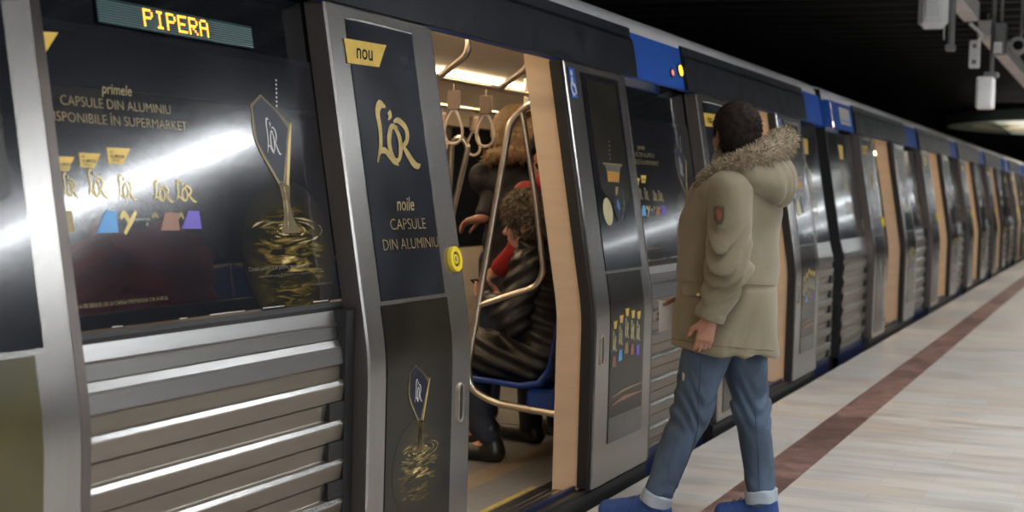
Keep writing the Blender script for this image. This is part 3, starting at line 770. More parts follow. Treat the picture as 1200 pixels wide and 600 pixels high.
# gangways between the cars
for i, (ya, yb) in enumerate(((11.42, 11.90), (29.6, 30.1))):
    g = empty('gangway_bellows', (RX, (ya+yb)/2, 0)); tag(g, ['black concertina gangway between the nearest and the second metro car', 'black concertina gangway between the second and the farthest metro car'][i], 'gangway', 'gangways of the metro train')
    n = 7
    for k in range(n):
        yy = ya+.10+(yb-ya-.20)*k/(n-1); 
        b = MB('bellows'); b.prism([(-.30, .12), (-.30, .9), (-.46, 1.9), (-.6, 2.08), (-2.4, 2.08), (-2.6, .9), (-2.6, .12)], yy-.028, yy+.028); part(b, 'fold', g)

# ---- one-off fittings of the nearest car
a = Art(OFF-.003, 'led_back')
p = [a.px(*q) for q in ((110,-4), (291.5,30), (295,56.5), (114,26.5))]
zb = (p[2][1]+p[3][1])/2; zt = (p[0][1]+p[1][1])/2; ya, yb = 2.762, 3.428
a.poly([(ya,zb),(yb,zb),(yb,zt),(ya,zt)], 'led_back'); a.lift = .0008
for i in range(9): z = zb+.004+(zt-zb-.008)*i/9; a.poly([(ya+.004,z),(yb-.004,z),(yb-.004,z+.0032),(ya+.004,z+.0032)], 'led_line')
ds_ = part(a, 'destination_display', R0)
FONT57 = {'P': '11110 10001 10001 11110 10000 10000 10000', 'I': '01110 00100 00100 00100 00100 00100 01110', 'E': '11111 10000 10000 11110 10000 10000 11111', 'R': '11110 10001 10001 11110 10100 10010 10001', 'A': '01110 10001 10001 11111 10001 10001 10001'}
a = Art(OFF-.003, 'led'); a.lift = .0018
q0 = a.px(168.5,30); q1 = a.px(244.5,42); q2 = a.px(167,10)
u = (q1[0]-q0[0])/(6*6-1); v = (q2[1]-(q0[1]))/6.6
for i, ch in enumerate('PIPERA'):
    for r, row in enumerate(FONT57[ch].split()):
        for c, on in enumerate(row):
            if on == '1': a.ell((q0[0]+(i*6+c+.5)*u, q0[1]+(6-r+.3)*v), u*.50, v*.52, 'led', 8)
o = a.build('lettering', ds_, origin=wpos(R0))
# lamps on the blue band between the headers
for (x, y, r, k, nm, lb) in ((796,83,.030,'lamp_yellow','indicator_lamp','lit amber lamp'), (786.5,85.5,.016,'lamp_red','indicator_lamp','small red lamp')):
    c = on_side(x, y, .004); b = MB(k); b.disc(c, (1,0,.2), 0, r, -.01, .012, k, 18); b.disc(c, (1,0,.2), r, r+.008, -.01, .008, 'black', 18); part(b, nm, R0)['label'] = lb
c = on_axis(1153.5,185.5, 0, -.25); b = MB('lamp_yellow'); b.disc(c, (1,0,.2), 0, .05, -.02, .02, 'lamp_yellow', 18); part(b, 'indicator_lamp', car_roots[1])['label'] = 'lit amber lamp'
a = Art(-.001, 'white_print'); c = a.px(994,141)
a.poly([(12.22,1.955),(12.72,1.955),(12.72,2.10),(12.22,2.10)], 'white_print'); a.lift = .002
for i in range(3): a.poly([(12.27+.15*i,1.975),(12.37+.15*i,1.975),(12.37+.15*i,2.0),(12.27+.15*i,2.0)], 'sky_print')
part(a, 'number_plate', car_roots[1])['label'] = 'white number plate'

# ---- rails, straps, seats inside the nearest car, seen through the open door
def bend(pts, r=.05, n=5):
    P = [np.array(p, float) for p in pts]; out = [P[0]]
    for a_, b_, c_ in zip(P, P[1:], P[2:]):
        u_ = (a_-b_); v_ = (c_-b_); rr = min(r, np.linalg.norm(u_)*.45, np.linalg.norm(v_)*.45)
        p1 = b_+u_/np.linalg.norm(u_)*rr; p2 = b_+v_/np.linalg.norm(v_)*rr
        for i in range(n+1):
            t = i/n; out.append((1-t)**2*p1+2*t*(1-t)*b_+t*t*p2)
    out.append(P[-1]); return out
YF = 5.90
I = lambda x, y, Y=YF: at_y(x, y, Y)
b = MB('tube')
b.tube(bend([I(660,487), I(578,472), I(551,455), I(548,430), I(572,290), I(598,142), I(612,127), I(660,104)], .07), .0165, n=10)
b.tube(bend([I(612,132), I(628,235), I(637,318), I(628,336), I(558,359)], .06), .0135, n=10)
sc = part(b, 'door_screen_rail', R0)
# ceiling rail with hangers, straps and loops
rail = lambda y: np.array([-.93, y, 1.852])
b = MB('tube'); b.tube([rail(2.2), rail(10.8)], .016, n=10)
for y in (5.95, 6.65, 8.3, 9.8, 4.2):
    b.tube(bend([(-.72, y-.12, 2.05), (-.72, y-.12, 1.95), tuple(rail(y))], .09), .016, n=10)
part(b, 'ceiling_rail', R0)
b = MB('tube'); b.tube([(-1.97, 2.2, 1.852), (-1.97, 10.8, 1.852)], .016, n=8); part(b, 'ceiling_rail', R0)
def strap(x, y, z):
    s_ = MB('strap_block'); s_.box((x-.03, y-.014, z-.125), (x+.03, y+.014, z-.03), 'strap_block', .006); s_.tube([(x, y, z-.03), (x, y, z)], .006, 'tube', 6)
    o = part(s_, 'strap', R0)
    l = MB('loop'); pts = []
    for i in range(20):
        q = 2*math.pi*i/20; w = .045*math.sin(q)*(1-.45*math.cos(q)); h = -.075*math.cos(q)
        pts.append((x+w, y, z-.20-h*(-1) if False else z-.205+.08*math.cos(q)))
    l.tube(pts, .0075, 'loop', 8, closed=True); c = l.build('loop', o, origin=wpos(R0))
for y in (6.13, 6.50, 7.3, 7.75): strap(-.93, y, 1.838)
for y in (7.1, 7.6, 8.1, 8.6, 9.1): strap(-1.97, y, 1.838)
# second grab pole by the far doors
b = MB('tube'); 
J = lambda x, y: at_y(x, y, 7.6)
b.tube(bend([J(520,330), J(530,165), J(541,160), J(549,172), J(528,260), J(512,360)], .06), .0165, n=8); part(b, 'grab_pole', R0)
b = MB('tube'); b.tube([(-1.6, 8.6, .05), (-1.6, 8.6, 2.06)], .017, n=8); part(b, 'grab_pole', R0)
# benches: blue moulded seats along the near wall and the far wall
def seat(x0, sg, y):
    """shell profile from the front edge up the back; sg = +1 when the back is on the near side"""
    pr = [(-.43, .425), (-.40, .452), (-.30, .450), (-.12, .438), (-.03, .455), (.02, .52), (.045, .66), (.075, .86), (.07, .875)]
    th = .022; n = len(pr); W = .225
    vs = []
    ys = [(-W, .012), (-W+.03, 0), (-.1, -.008), (.1, -.008), (W-.03, 0), (W, .012)]
    for (dy, dz) in ys:
        for (px_, pz) in pr: vs.append((x0+sg*px_, y+dy, pz+dz))
    N = len(vs)
    for (dy, dz) in ys:
        for (px_, pz) in pr: vs.append((x0+sg*(px_+.006), y+dy, pz+dz-th))
    q = MB('seat'); R = len(ys)
    fs = []
    for i in range(R-1):
        for j in range(n-1):
            fs.append((i*n+j, i*n+j+1, (i+1)*n+j+1, (i+1)*n+j)); fs.append((N+i*n+j, N+(i+1)*n+j, N+(i+1)*n+j+1, N+i*n+j+1))
    for j in range(n-1):
        fs.append((j, N+j, N+j+1, j+1)); k_ = (R-1)*n; fs.append((k_+j, k_+j+1, N+k_+j+1, N+k_+j))
    for i in range(R-1):
        fs.append((i*n, (i+1)*n, N+(i+1)*n, N+i*n)); k_ = n-1; fs.append((i*n+k_, N+i*n+k_, N+(i+1)*n+k_, (i+1)*n+k_))
    q.add(vs, fs, 'seat', True)
    q.box((x0+sg*-.10, y-.2, .30), (x0+sg*.06, y+.2, .425), 'seat', .02)
    part(q, 'seat', R0)
for y in (6.27, 6.74, 7.21): seat(-.40, 1, y)
for y in (2.0, 2.5, 3.0, 3.5, 6.4, 6.87, 7.34, 7.81): seat(-2.45, -1, y)
# ------------------------------------------------------------------ things hanging over the platform
HY = 15.0
def hp_(x, y, Y=HY): return at_y(x, y, Y)
bx, bz = hp_(1137,18)[0], hp_(1137,18)[2]
def trunk(ya, yb, label):
    t = empty('cable_trunking', (bx, ya, bz))
    b = MB('beam'); b.box((bx-.08, ya, bz-.05), (bx+.08, yb, bz+.14), 'beam', .01); part(b, 'trunking_body', t)
    b = MB('pink_print')
    y = ya+.4
    while y < yb-.5: b.box((bx-.05, y, bz-.056), (bx+.06, y+.55, bz-.050)); y += .8
    part(b, 'marking_strip', t)
    y = ya+.3
    while y < yb: b = MB('grey_metal'); b.tube([(bx, y, bz+.14), (bx, y, 3.43)], .014, n=6); part(b, 'hanger_rod', t); y += 2.2
    tag(t, label, 'trunking', 'cable trunking over the platform')
trunk(13.3, 15.1, 'pale hanging trunking, near length, between the white display back and the slim white lamp')
trunk(16.6, 33.0, 'pale hanging trunking, far length, running off at the right edge above the box loudspeaker')
# white monitor seen from behind on its pole
p0 = hp_(1078,-12, 13); p1 = hp_(1112,34, 13)
c = (p0+p1)/2
t = empty('platform_monitor', (c[0], 13, c[2]))
w = (p1[0]-p0[0])/2; h = (p0[2]-p1[2])/2
b = MB('white_box'); b.box((c[0]-w, 12.90, c[2]-h), (c[0]+w*.95, 13.04, c[2]+h), 'white_box', .05); b.box((c[0]-w*.5, 12.885, c[2]-h*.5), (c[0]+w*.5, 12.905, c[2]+h*.5), 'white_box', .01); part(b, 'housing', t)
b = MB('white_box'); b.box((c[0]+w*.7, 13.04, c[2]-h-.06), (c[0]+w*1.02, 13.075, c[2]+h), 'glass_black', .006); b.box((c[0]+w*.62, 13.02, c[2]-h-.09), (c[0]+w*.72, 13.05, c[2]-h+.06), 'white_box', .006); part(b, 'screen_edge', t)
pc = hp_(1117,20,13); 
b = MB('grey_metal'); b.tube([(pc[0]-.01, 13.0, 3.45), (pc[0]-.01, 13.0, hp_(1117,58,13)[2])], .03, n=10); b.box((pc[0]-.055, 12.96, hp_(1117,60,13)[2]), (pc[0]+.03, 13.04, hp_(1117,52,13)[2]), 'grey_metal', .01); b.tube([(c[0]+w*.8, 13.0, c[2]), (pc[0], 13.0, c[2])], .015, n=8); part(b, 'pole', t)
tag(t, 'white back of a hanging monitor on a grey pole at top right', 'monitor')
# slim white lamp plate
p0 = hp_(1136.5,47.5); p1 = hp_(1148,80)
t = empty('emergency_lamp', ((p0[0]+p1[0])/2, HY, p1[2]))
b = MB('white_box'); b.box((p0[0], HY-.04, p1[2]), (p1[0], HY+.03, p0[2]), 'white_box', .012); part(b, 'case', t)
b = MB('grey_metal')
for zz in (p1[2]+.06, p0[2]-.06): b.disc(((p0[0]+p1[0])/2, HY-.04, zz), (0,-1,0), 0, .022, 0, .012, 'grey_metal', 14)
part(b, 'fastener', t)
b = MB('white_box'); b.tube([(p1[0]-.03, HY, p0[2]-.01), (p1[0]+.02, HY, p0[2]+.05), (bx, HY, bz-.08)], .02, n=8); part(b, 'bracket', t)
tag(t, 'slim white lamp case hanging upright below the end of the near trunking', 'lamp')
# hanging post with the box loudspeaker
q0 = hp_(1144,89.5); q1 = hp_(1163,127)
xc = (q0[0]+q1[0])/2
t = empty('box_loudspeaker', (xc+.03, HY+.1, q1[2]))
b = MB('white_box'); b.box((q0[0], HY, q1[2]), (q1[0], HY+.24, q0[2]), 'white_box', .015); part(b, 'cabinet', t)
b = MB('grey_metal'); b.box((q0[0]+.02, HY-.006, q1[2]+.03), (q1[0]-.02, HY+.002, q0[2]-.03), 'white_box', .003); part(b, 'grille', t)
b = MB('grey_metal'); b.tube([(xc+.05, HY+.12, q0[2]-.01), (xc+.05, HY+.12, 3.44)], .022, n=8); b.box((xc-.02, HY+.05, q0[2]-.004), (xc+.12, HY+.19, q0[2]+.05), 'grey_metal', .01); part(b, 'post', t)
tag(t, 'white box loudspeaker hanging on a dark post at top right', 'loudspeaker')
# grey junction box with a pale face, camera
q0 = hp_(1166,26); q1 = hp_(1178,63)
t = empty('junction_box', ((q0[0]+q1[0])/2, HY+.1, q1[2]))
b = MB('grey_metal'); b.box((q0[0], HY+.02, q1[2]), (q1[0], HY+.2, q0[2]), 'grey_metal', .01); part(b, 'case', t)
b = MB('white_box'); b.box((q0[0]-.005, HY, q1[2]+.01), (q0[0]+.075, HY+.022, q1[2]+.12), 'white_box', .006); part(b, 'cover', t)
b = MB('grey_metal'); b.tube([((q0[0]+q1[0])/2, HY+.1, q0[2]-.01), ((q0[0]+q1[0])/2, HY+.1, 3.44)], .016, n=8); part(b, 'hanger_rod', t)
tag(t, 'grey junction box with pale lower cover, right of the loudspeaker post', 'box')
q0 = hp_(1193,53)
t = empty('surveillance_camera', tuple(q0))
b = MB('grey_metal'); b.disc(q0, (.1,-1,0), .05, .085, -.22, .02, 'grey_metal', 22); b.disc(q0, (.1,-1,0), 0, .05, -.2, -.02, 'glass_black', 18); part(b, 'body', t)
b = MB('grey_metal'); b.tube(bend([tuple(q0+np.array([.02,.1,.06])), tuple(q0+np.array([.02,.1,.2])), (q0[0]+.02, q0[1]+.1, 3.44)], .03), .014, n=8); b.tube([tuple(q0+np.array([.02,.1,.15])), tuple(q0+np.array([.10,.1,.15]))], .014, n=8); part(b, 'bracket', t)
tag(t, 'dark round camera on a bracket at the top right corner', 'camera')
# lit oval decoration hung under the far ceiling
zc = 3.05
pl_, pn, pf = at_z(1103,147,zc), at_z(1185,138,zc), at_z(1185,160,zc)
cx, cy = 2.6, (pn[1]+pf[1])/2+0.0
ra, rb = cx-pl_[0], (pf[1]-pn[1])/2
t = empty('oval_ceiling_canopy', (cx, cy, zc))
b = MB('mez_green'); n = 56
def ov(s, z, dy=0): return [(cx+ra*s*math.cos(2*math.pi*i/n), cy+dy+rb*s*math.sin(2*math.pi*i/n), z) for i in range(n)]
for (s0, z0, s1, z1) in ((1.0, zc, 1.0, zc+.25), (.86, zc-.0, 1.0, zc)):
    vs = ov(s0, z0, -.6 if s0 < 1 else 0)+ov(s1, z1); b.add(vs, [(i, (i+1) % n, n+(i+1) % n, n+i) for i in range(n)], 'mez_green')
part(b, 'green_rim', t)
Mm = mat('pale_mosaic', (.62, .60, .54), .5, 0, .3, 1.1); M['mosaic'] = Mm
b = MB('mosaic'); b.add(ov(.87, zc+.02, -.6), [tuple(range(n))], 'mosaic'); 
r_ = random.Random(2)
for i in range(26):
    q = r_.random()*6.28; rr = math.sqrt(r_.random())*.78; X, Y = cx+ra*rr*math.cos(q), cy-.6+rb*rr*math.sin(q)
    b.add([(X-.3, Y-.5, zc+.012), (X+.25, Y-.3, zc+.012), (X+.3, Y+.6, zc+.012), (X-.2, Y+.4, zc+.012)], [(0, 1, 2, 3)], r_.choice(['orange_print', 'mez_green', 'cream_print']))
part(b, 'mosaic_soffit', t)
for i in range(6): q = 2*math.pi*i/6; b = MB('grey_metal'); b.tube([(cx+ra*.9*math.cos(q), cy+rb*.9*math.sin(q), zc+.1), (cx+ra*.9*math.cos(q), cy+rb*.9*math.sin(q), 3.44)], .03, n=6); part(b, 'hanger_rod', t)
for (lx, ly) in ((.9, cy-rb*.9), (.9, cy-rb*.2), (.9, cy+rb*.5)):  # uplights added only to brighten the canopy underside
    ld = bpy.data.lights.new('fill_uplight', 'SPOT'); ld.energy = 480; ld.spot_size = math.radians(140); ld.spot_blend = .8; ld.shadow_soft_size = .12; ld.color = (1, .96, .86)
    lo = bpy.data.objects.new('fill_uplight', ld); COL.objects.link(lo); u_ = empty('fill_uplight', (max(lx, .9), ly, .0)); lo.parent = u_; lo.location = (0, 0, .16); lo.rotation_euler = (math.pi, -.35, 0)
    b = MB('grey_metal'); b.disc((max(lx, .9), ly, 0), (0,0,1), .10, .13, .0, .15, 'grey_metal', 20); b.disc((max(lx, .9), ly, 0), (0,0,1), 0, .10, .0, .06, 'grey_metal', 20); part(b, 'housing', u_)
    tag(u_, 'round uplight added on the far platform to brighten the oval canopy', 'lamp', 'added uplights brightening the oval canopy')
tag(t, 'oval canopy with green rim and pale mosaic underside hanging over the far platform', 'canopy')
# ------------------------------------------------------------------ people: smooth bodies grown from joints
class Sdf:
    def __init__(s, lo, hi, h):
        s.lo = np.array(lo, float); s.h = h
        s.n = np.maximum(((np.array(hi)-s.lo)/h).astype(int)+2, 4)
        s.F = np.full(s.n, .12, np.float32)
        s.ax = [s.lo[i]+h*np.arange(s.n[i]) for i in range(3)]
    def sub(s, lo, hi):
        a = np.clip(((np.array(lo)-s.lo)/s.h).astype(int)-1, 0, s.n); b = np.clip(((np.array(hi)-s.lo)/s.h).astype(int)+2, 0, s.n)
        if (b <= a).any(): return None, None
        sl = tuple(slice(a[i], b[i]) for i in range(3))
        X, Y, Z = np.meshgrid(*[s.ax[i][sl[i]] for i in range(3)], indexing='ij')
        return sl, np.stack([X, Y, Z], -1).astype(np.float32)
    def mix(s, sl, d, k, op='add'):
        A = s.F[sl]
        if op == 'add':
            h = np.maximum(k-np.abs(A-d), 0)/max(k, 1e-6); s.F[sl] = np.minimum(A, d)-h*h*k/4
        else:
            h = np.maximum(k-np.abs(A+d), 0)/max(k, 1e-6); s.F[sl] = np.maximum(A, -d)+h*h*k/4
    def cone(s, a, b, ra, rb, k=.03, sq=None, op='add'):
        """tapered limb; sq = (axis, factor) flattens it along an axis"""
        a = np.array(a, float); b = np.array(b, float); R = max(ra, rb)+k+.03
        sl, P = s.sub(np.minimum(a, b)-R, np.maximum(a, b)+R)
        if sl is None: return s
        Q = P-a; ba = b-a
        if sq is not None:
            n = np.array(sq[0], float); n /= np.linalg.norm(n); t0 = (ba@n); 
            Q = Q+((Q@n)*(sq[1]-1))[..., None]*n; ba = ba+n*t0*(sq[1]-1)
        t = np.clip((Q@ba)/(ba@ba+1e-9), 0, 1)
        d = np.linalg.norm(Q-t[..., None]*ba, axis=-1)-(ra+(rb-ra)*t)
        if sq is not None and sq[1] > 1: d = d/ (1+(sq[1]-1)*.35)
        s.mix(sl, d.astype(np.float32), k, op); return s
    def ell(s, c, r, k=.03, ax=None, op='add'):
        """ellipsoid; ax = rows of its own axes"""
        c = np.array(c, float); r = np.array(r, float); R = r.max()+k+.03
        sl, P = s.sub(c-R, c+R)
        if sl is None: return s
        Q = P-c
        if ax is not None: Q = Q@np.array(ax, float).T
        k0 = np.linalg.norm(Q/r, axis=-1); k1 = np.linalg.norm(Q/(r*r), axis=-1)
        d = k0*(k0-1)/(k1+1e-6); s.mix(sl, d.astype(np.float32), k, op); return s
    def chain(s, pts, rs, k=.02, sq=None):
        for i in range(len(pts)-1): s.cone(pts[i], pts[i+1], rs[i], rs[i+1], k, sq)
        return s
    def plane(s, p, n, k=.01):
        """keep what lies behind the plane through p with outward normal n"""
        n = np.array(n, float); n /= np.linalg.norm(n)
        d = ((s.ax[0]-p[0])*n[0])[:, None, None]+((s.ax[1]-p[1])*n[1])[None, :, None]+((s.ax[2]-p[2])*n[2])[None, None, :]
        A = s.F; h = np.maximum(k-np.abs(A-d), 0)/k; s.F = (np.maximum(A, d)+h*h*k/4).astype(np.float32); return s
    def warp(s, fn):
        X, Y, Z = np.meshgrid(*s.ax, indexing='ij'); s.F = s.F+fn(X, Y, Z).astype(np.float32); return s
    def mesh(s):
        F = s.F; S = F < 0; n = s.n
        c = [S[i:n[0]-1+i, j:n[1]-1+j, k:n[2]-1+k] for i in (0,1) for j in (0,1) for k in (0,1)]
        tot = sum(x.astype(np.int8) for x in c); act = (tot > 0) & (tot < 8)
        I = np.argwhere(act); idm = -np.ones(act.shape, int); idm[act] = np.arange(len(I))
        acc = np.zeros((len(I), 3)); cnt = np.zeros(len(I))
        corners = [(i,j,k) for i in (0,1) for j in (0,1) for k in (0,1)]
        for a in corners:
            for d in range(3):
                if a[d]: continue
                b = list(a); b[d] = 1
                fa = F[tuple((I+np.array(a)).T)]; fb = F[tuple((I+np.array(b)).T)]
                m_ = (fa < 0) != (fb < 0); t = np.where(m_, fa/(fa-fb+1e-12), 0)
                p = np.array(a, float)[None]+np.zeros((len(I), 3)); p[:, d] += t
                acc[m_] += p[m_]; cnt[m_] += 1
        V = s.lo+s.h*(I+acc/cnt[:, None])
        Fs = []
        for d in range(3):
            o1, o2 = (d+1) % 3, (d+2) % 3
            A = S; sl0 = [slice(None)]*3; sl1 = [slice(None)]*3; sl0[d] = slice(0, n[d]-1); sl1[d] = slice(1, n[d])
            ch = S[tuple(sl0)] != S[tuple(sl1)]; inside0 = S[tuple(sl0)]
            E = np.argwhere(ch); E = E[(E[:, o1] > 0) & (E[:, o2] > 0) & (E[:, o1] < n[o1]-1) & (E[:, o2] < n[o2]-1)]
            q = []
            for (u, v) in ((-1,-1),(0,-1),(0,0),(-1,0)):
                G = E.copy(); G[:, o1] += u; G[:, o2] += v; q.append(idm[tuple(G.T)])
            q = np.stack(q, 1); fl_ = ~inside0[tuple(E.T)]; q[fl_] = q[fl_][:, ::-1]; Fs.append(q)
        return V, np.concatenate(Fs)
def sdf_obj(s, name, k, parent=None, origin=(0,0,0), colour=None):
    V, Q = s.mesh(); me = bpy.data.meshes.new(name); me.from_pydata((V-np.array(origin)).tolist(), [], Q.tolist())
    ks = k if isinstance(k, (list, tuple)) else [k]
    for q in ks: me.materials.append(M[q])
    if colour is not None: me.polygons.foreach_set('material_index', colour(V[Q].mean(1)).astype(int))
    me.polygons.foreach_set('use_smooth', [True]*len(Q)); me.update()
    o = bpy.data.objects.new(name, me); COL.objects.link(o)
    if parent is not None: o.parent = parent
    return o
def unit(v): v = np.array(v, float); return v/np.linalg.norm(v)
def frame(fwd):
    """rows: forward, left, up for a facing direction"""
    f_ = unit(fwd); up = np.array([0,0,1.]); l = unit(np.cross(up, f_)); return np.array([f_, l, np.cross(f_, l)])
M['skin'] = mat('skin', (.36, .175, .115), .5, 0, .08, 25, bump=.03, bscale=150)
M['skin_dim'] = mat('ruddy_skin', (.46, .24, .17), .5, 0, .08, 25)
M['hair_dark'] = mat('dark_brown_hair', (.018, .012, .010), .75, 0, .4, 60, (1, 1, .25), .3, 160, spec=.15)
M['hair_brown'] = mat('greying_brown_hair', (.115, .085, .055), .6, 0, .5, 45, (1, 1, 1), .6, 120)
M['hair_fair'] = mat('fair_hair', (.30, .20, .11), .6, 0, .4, 45, (1, 1, 1), .6, 120)
M['parka'] = mat('khaki_cotton', (.165, .139, .089), .78, 0, .10, 7, bump=.16, bscale=42, sheen=.15)
M['parka_seam'] = mat('khaki_seam', (.135, .105, .065), .8, 0, .12, 20)
M['fur'] = mat('brown_grey_fur', (.185, .145, .095), .8, 0, .35, 40)
M['fur_tip'] = mat('pale_fur_tips', (.36, .30, .20), .8, 0, .25, 40)
M['denim'] = mat('washed_denim', (.046, .072, .112), .8, 0, .55, 9, (1, 1, .6), .2, 70)
M['denim_light'] = mat('pale_denim_turn_up', (.30, .35, .40), .85, 0, .15, 20, bump=.2, bscale=90)
M['denim_tear'] = mat('frayed_pale_threads', (.42, .38, .30), .9, 0, .2, 60)
M['denim_seam'] = mat('denim_seam', (.035, .055, .10), .8, 0, .1, 30)
M['sock'] = mat('dark_sock', (.035, .035, .03), .9, 0, .2, 60)
M['shoe_blue'] = mat('blue_knit_shoe', (.010, .042, .17), .65, 0, .25, 40, bump=.2, bscale=120)
M['sole'] = mat('dark_blue_sole', (.02, .035, .09), .6, 0, .15, 20)
M['puffer'] = mat('black_puffer_nylon', (.009, .007, .008), .42, 0, .25, 12, bump=.12, bscale=50)
M['dark_cloth'] = mat('black_cloth', (.012, .012, .016), .75, 0, .25, 20, bump=.1)
M['navy_cloth'] = mat('navy_cloth', (.014, .024, .06), .75, 0, .25, 20, bump=.1)
M['dark_denim'] = mat('dark_denim', (.014, .02, .036), .8, 0, .25, 20, bump=.1)
M['red_cloth'] = mat('red_cloth', (.30, .012, .012), .6, 0, .2, 14, bump=.15, bscale=40)
M['boot'] = mat('black_leather', (.010, .009, .009), .35, 0, .2, 20)
M['patch'] = mat('embroidered_patch', (.075, .055, .035), .8, 0, .4, 90)
M['patch_red'] = mat('red_thread', (.24, .06, .035), .8, 0, .2, 90)
M['paper'] = mat('white_paper', (.78, .78, .77), .6, 0, .03, 8)
M['phone'] = mat('dark_phone_glass', (.012, .013, .016), .15, 0, .1, 8)
M['button'] = mat('brass_stud', (.5, .45, .34), .35, .8, .05, 10)

def add_head(s, c, fwd, up=(0,0,1), k=.02, sc=1.0):
    """skull, jaw, nose, brow, mouth and ears about the head's middle"""
    A = frame(fwd); F_, L_ = A[0], A[1]; U = unit(np.array(up)+0.0); 
    P = lambda f_, l, u: np.array(c)+sc*(F_*f_+L_*l+U*u)
    ax = [F_, L_, U]
    s.ell(P(-.012,0,.028), (.098*sc,.077*sc,.098*sc), .02, ax); s.ell(P(.030,0,-.045), (.062*sc,.055*sc,.072*sc), .04, ax)
    s.ell(P(.045,0,-.088), (.034*sc,.032*sc,.026*sc), .03, ax)
    s.cone(P(.086,0,.012), P(.112,0,-.022), .010*sc, .015*sc, .015); s.ell(P(.098,.012,-.026), (.012*sc,.010*sc,.009*sc), .01, ax); s.ell(P(.098,-.012,-.026), (.012*sc,.010*sc,.009*sc), .01, ax)
    s.cone(P(.082,-.040,.022), P(.082,.040,.022), .012*sc, .012*sc, .02)
    s.cone(P(.086,-.020,-.052), P(.086,.020,-.052), .008*sc, .008*sc, .008); s.cone(P(.084,-.016,-.063), P(.084,.016,-.063), .009*sc, .009*sc, .008)
    for q in (1, -1):
        s.ell(P(.080,.031*q,.002), (.014*sc,.017*sc,.010*sc), .012, ax, 'cut'); s.ell(P(.070,.031*q,.002), (.014*sc,.015*sc,.012*sc), .004, ax)
        s.ell(P(.062,.045*q,-.030), (.022*sc,.018*sc,.022*sc), .025, ax)
        s.ell(P(-.008,.080*q,-.008), (.020*sc,.011*sc,.034*sc), .006, ax); s.ell(P(.004,.088*q,-.004), (.010*sc,.008*sc,.018*sc), .006, ax, 'cut'); s.ell(P(.000,.077*q,-.036), (.010*sc,.008*sc,.012*sc), .008, ax)
    return P
def add_hand(s, w, d, palm, curl=.6, side=1, sc=1.0):
    """five fingers on a palm: w wrist, d along the hand, palm = direction the palm faces"""
    w = np.array(w, float); d = unit(d); n = unit(np.array(palm)-d*(np.array(palm)@d)); a = np.cross(n, d)*side   # a points to the thumb side
    s.cone(w-d*.02, w+d*.03, .026*sc, .027*sc, .02, (n, 1.25)); 
    for q in (-.024, -.008, .008, .024): s.cone(w+d*.025*sc+a*q*.7, w+(d*.085+a*q)*sc, .015*sc, .0125*sc, .012)
    for q, ln, r in ((.027,.072,.0088), (.009,.082,.0092), (-.009,.076,.0088), (-.026,.060,.0078)):
        p = w+(d*.088+a*q)*sc; g = 0
        for j, f_ in enumerate((.44,.32,.24)):
            g += curl*(.75 if j == 0 else 1.0); v = d*math.cos(g)+n*math.sin(g); p2 = p+v*ln*f_*sc
            s.cone(p, p2, r*sc*(1-.07*j), r*sc*(.93-.08*j), .004); p = p2
    p = w+(d*.030+a*.026)*sc; v = unit(d*.62+a*.62+n*.35); p2 = p+v*.042*sc; s.cone(p, p2, .0135*sc, .0108*sc, .01)
    v = unit(d*.85+a*.12+n*.45); p3 = p2+v*.03*sc; s.cone(p2, p3, .0105*sc, .0098*sc, .004); s.cone(p3, p3+unit(v+n*.3)*.024*sc, .0098*sc, .008*sc, .004)
def body(J, name, k, h, head_k=None, origin=(0,0,0)):
    pts = np.array([v for kk, v in J.items() if kk not in ('fwd','hfwd','curl','palmL','palmR','handL','handR')])
    s = Sdf(pts.min(0)-.16, pts.max(0)+.17, h)
    A = frame(J['fwd'])
    s.cone(J['pelvis'], J['waist'], .125, .115, .05, (A[0], 1.25)); s.cone(J['waist'], J['chest'], .115, .14, .05, (A[0], 1.3)); s.cone(J['chest'], J['neck']-np.array([0,0,.07]), .12, .06, .06)
    s.cone(J['neck']-np.array([0,0,.05]), J['neck']*.45+J['head']*.55-np.array([0,0,.02]), .058, .05, .03)
    for q in 'LR':
        s.chain([J['sh'+q], J['el'+q], J['wr'+q]], [.052, .040, .027], .04); s.cone(J['chest'], J['sh'+q], .07, .052, .05)
        s.chain([J['hip'+q], J['kn'+q], J['an'+q]], [.082, .055, .036], .04); s.cone(J['pelvis'], J['hip'+q], .11, .085, .05)
        s.cone(J['an'+q]+np.array([0,0,-.03]), J['toe'+q], .034, .026, .03); s.ell(J['an'+q]+np.array([0,0,-.04]), (.035,.035,.035), .02)
        add_hand(s, J['wr'+q], J['hand'+q], J['palm'+q], J.get('curl', .5), 1 if q == 'L' else -1)
    add_head(s, J['head'], J['hfwd'])
    return sdf_obj(s, name, k, None, origin)
def strands(mb, pts, nrm, lens, r0, ks, rnd, droop=.4, jit=.5):
    """tufts: tapering bent spikes, one per point"""
    for p, n, l in zip(pts, nrm, lens):
        d = unit(np.array(n)+np.array([rnd.uniform(-jit, jit) for _ in range(3)])); u = unit(np.cross(d, [rnd.random()-.5, rnd.random()-.5, .9])); w = np.cross(d, u)
        vs = []
        for (t, rr) in ((0, 1), (.55, .75)):
            c = p+d*l*t-np.array([0,0,droop*l*t*t])
            for j in range(3): q = 2.094*j; vs.append(c+r0*rr*(math.cos(q)*u+math.sin(q)*w))
        vs.append(p+d*l-np.array([0,0,droop*l]))
        mb.add(vs, [(0,1,4,3),(1,2,5,4),(2,0,3,5),(3,4,6),(4,5,6),(5,3,6)], rnd.choice(ks), True)
V3 = lambda *a: np.array(a, float)
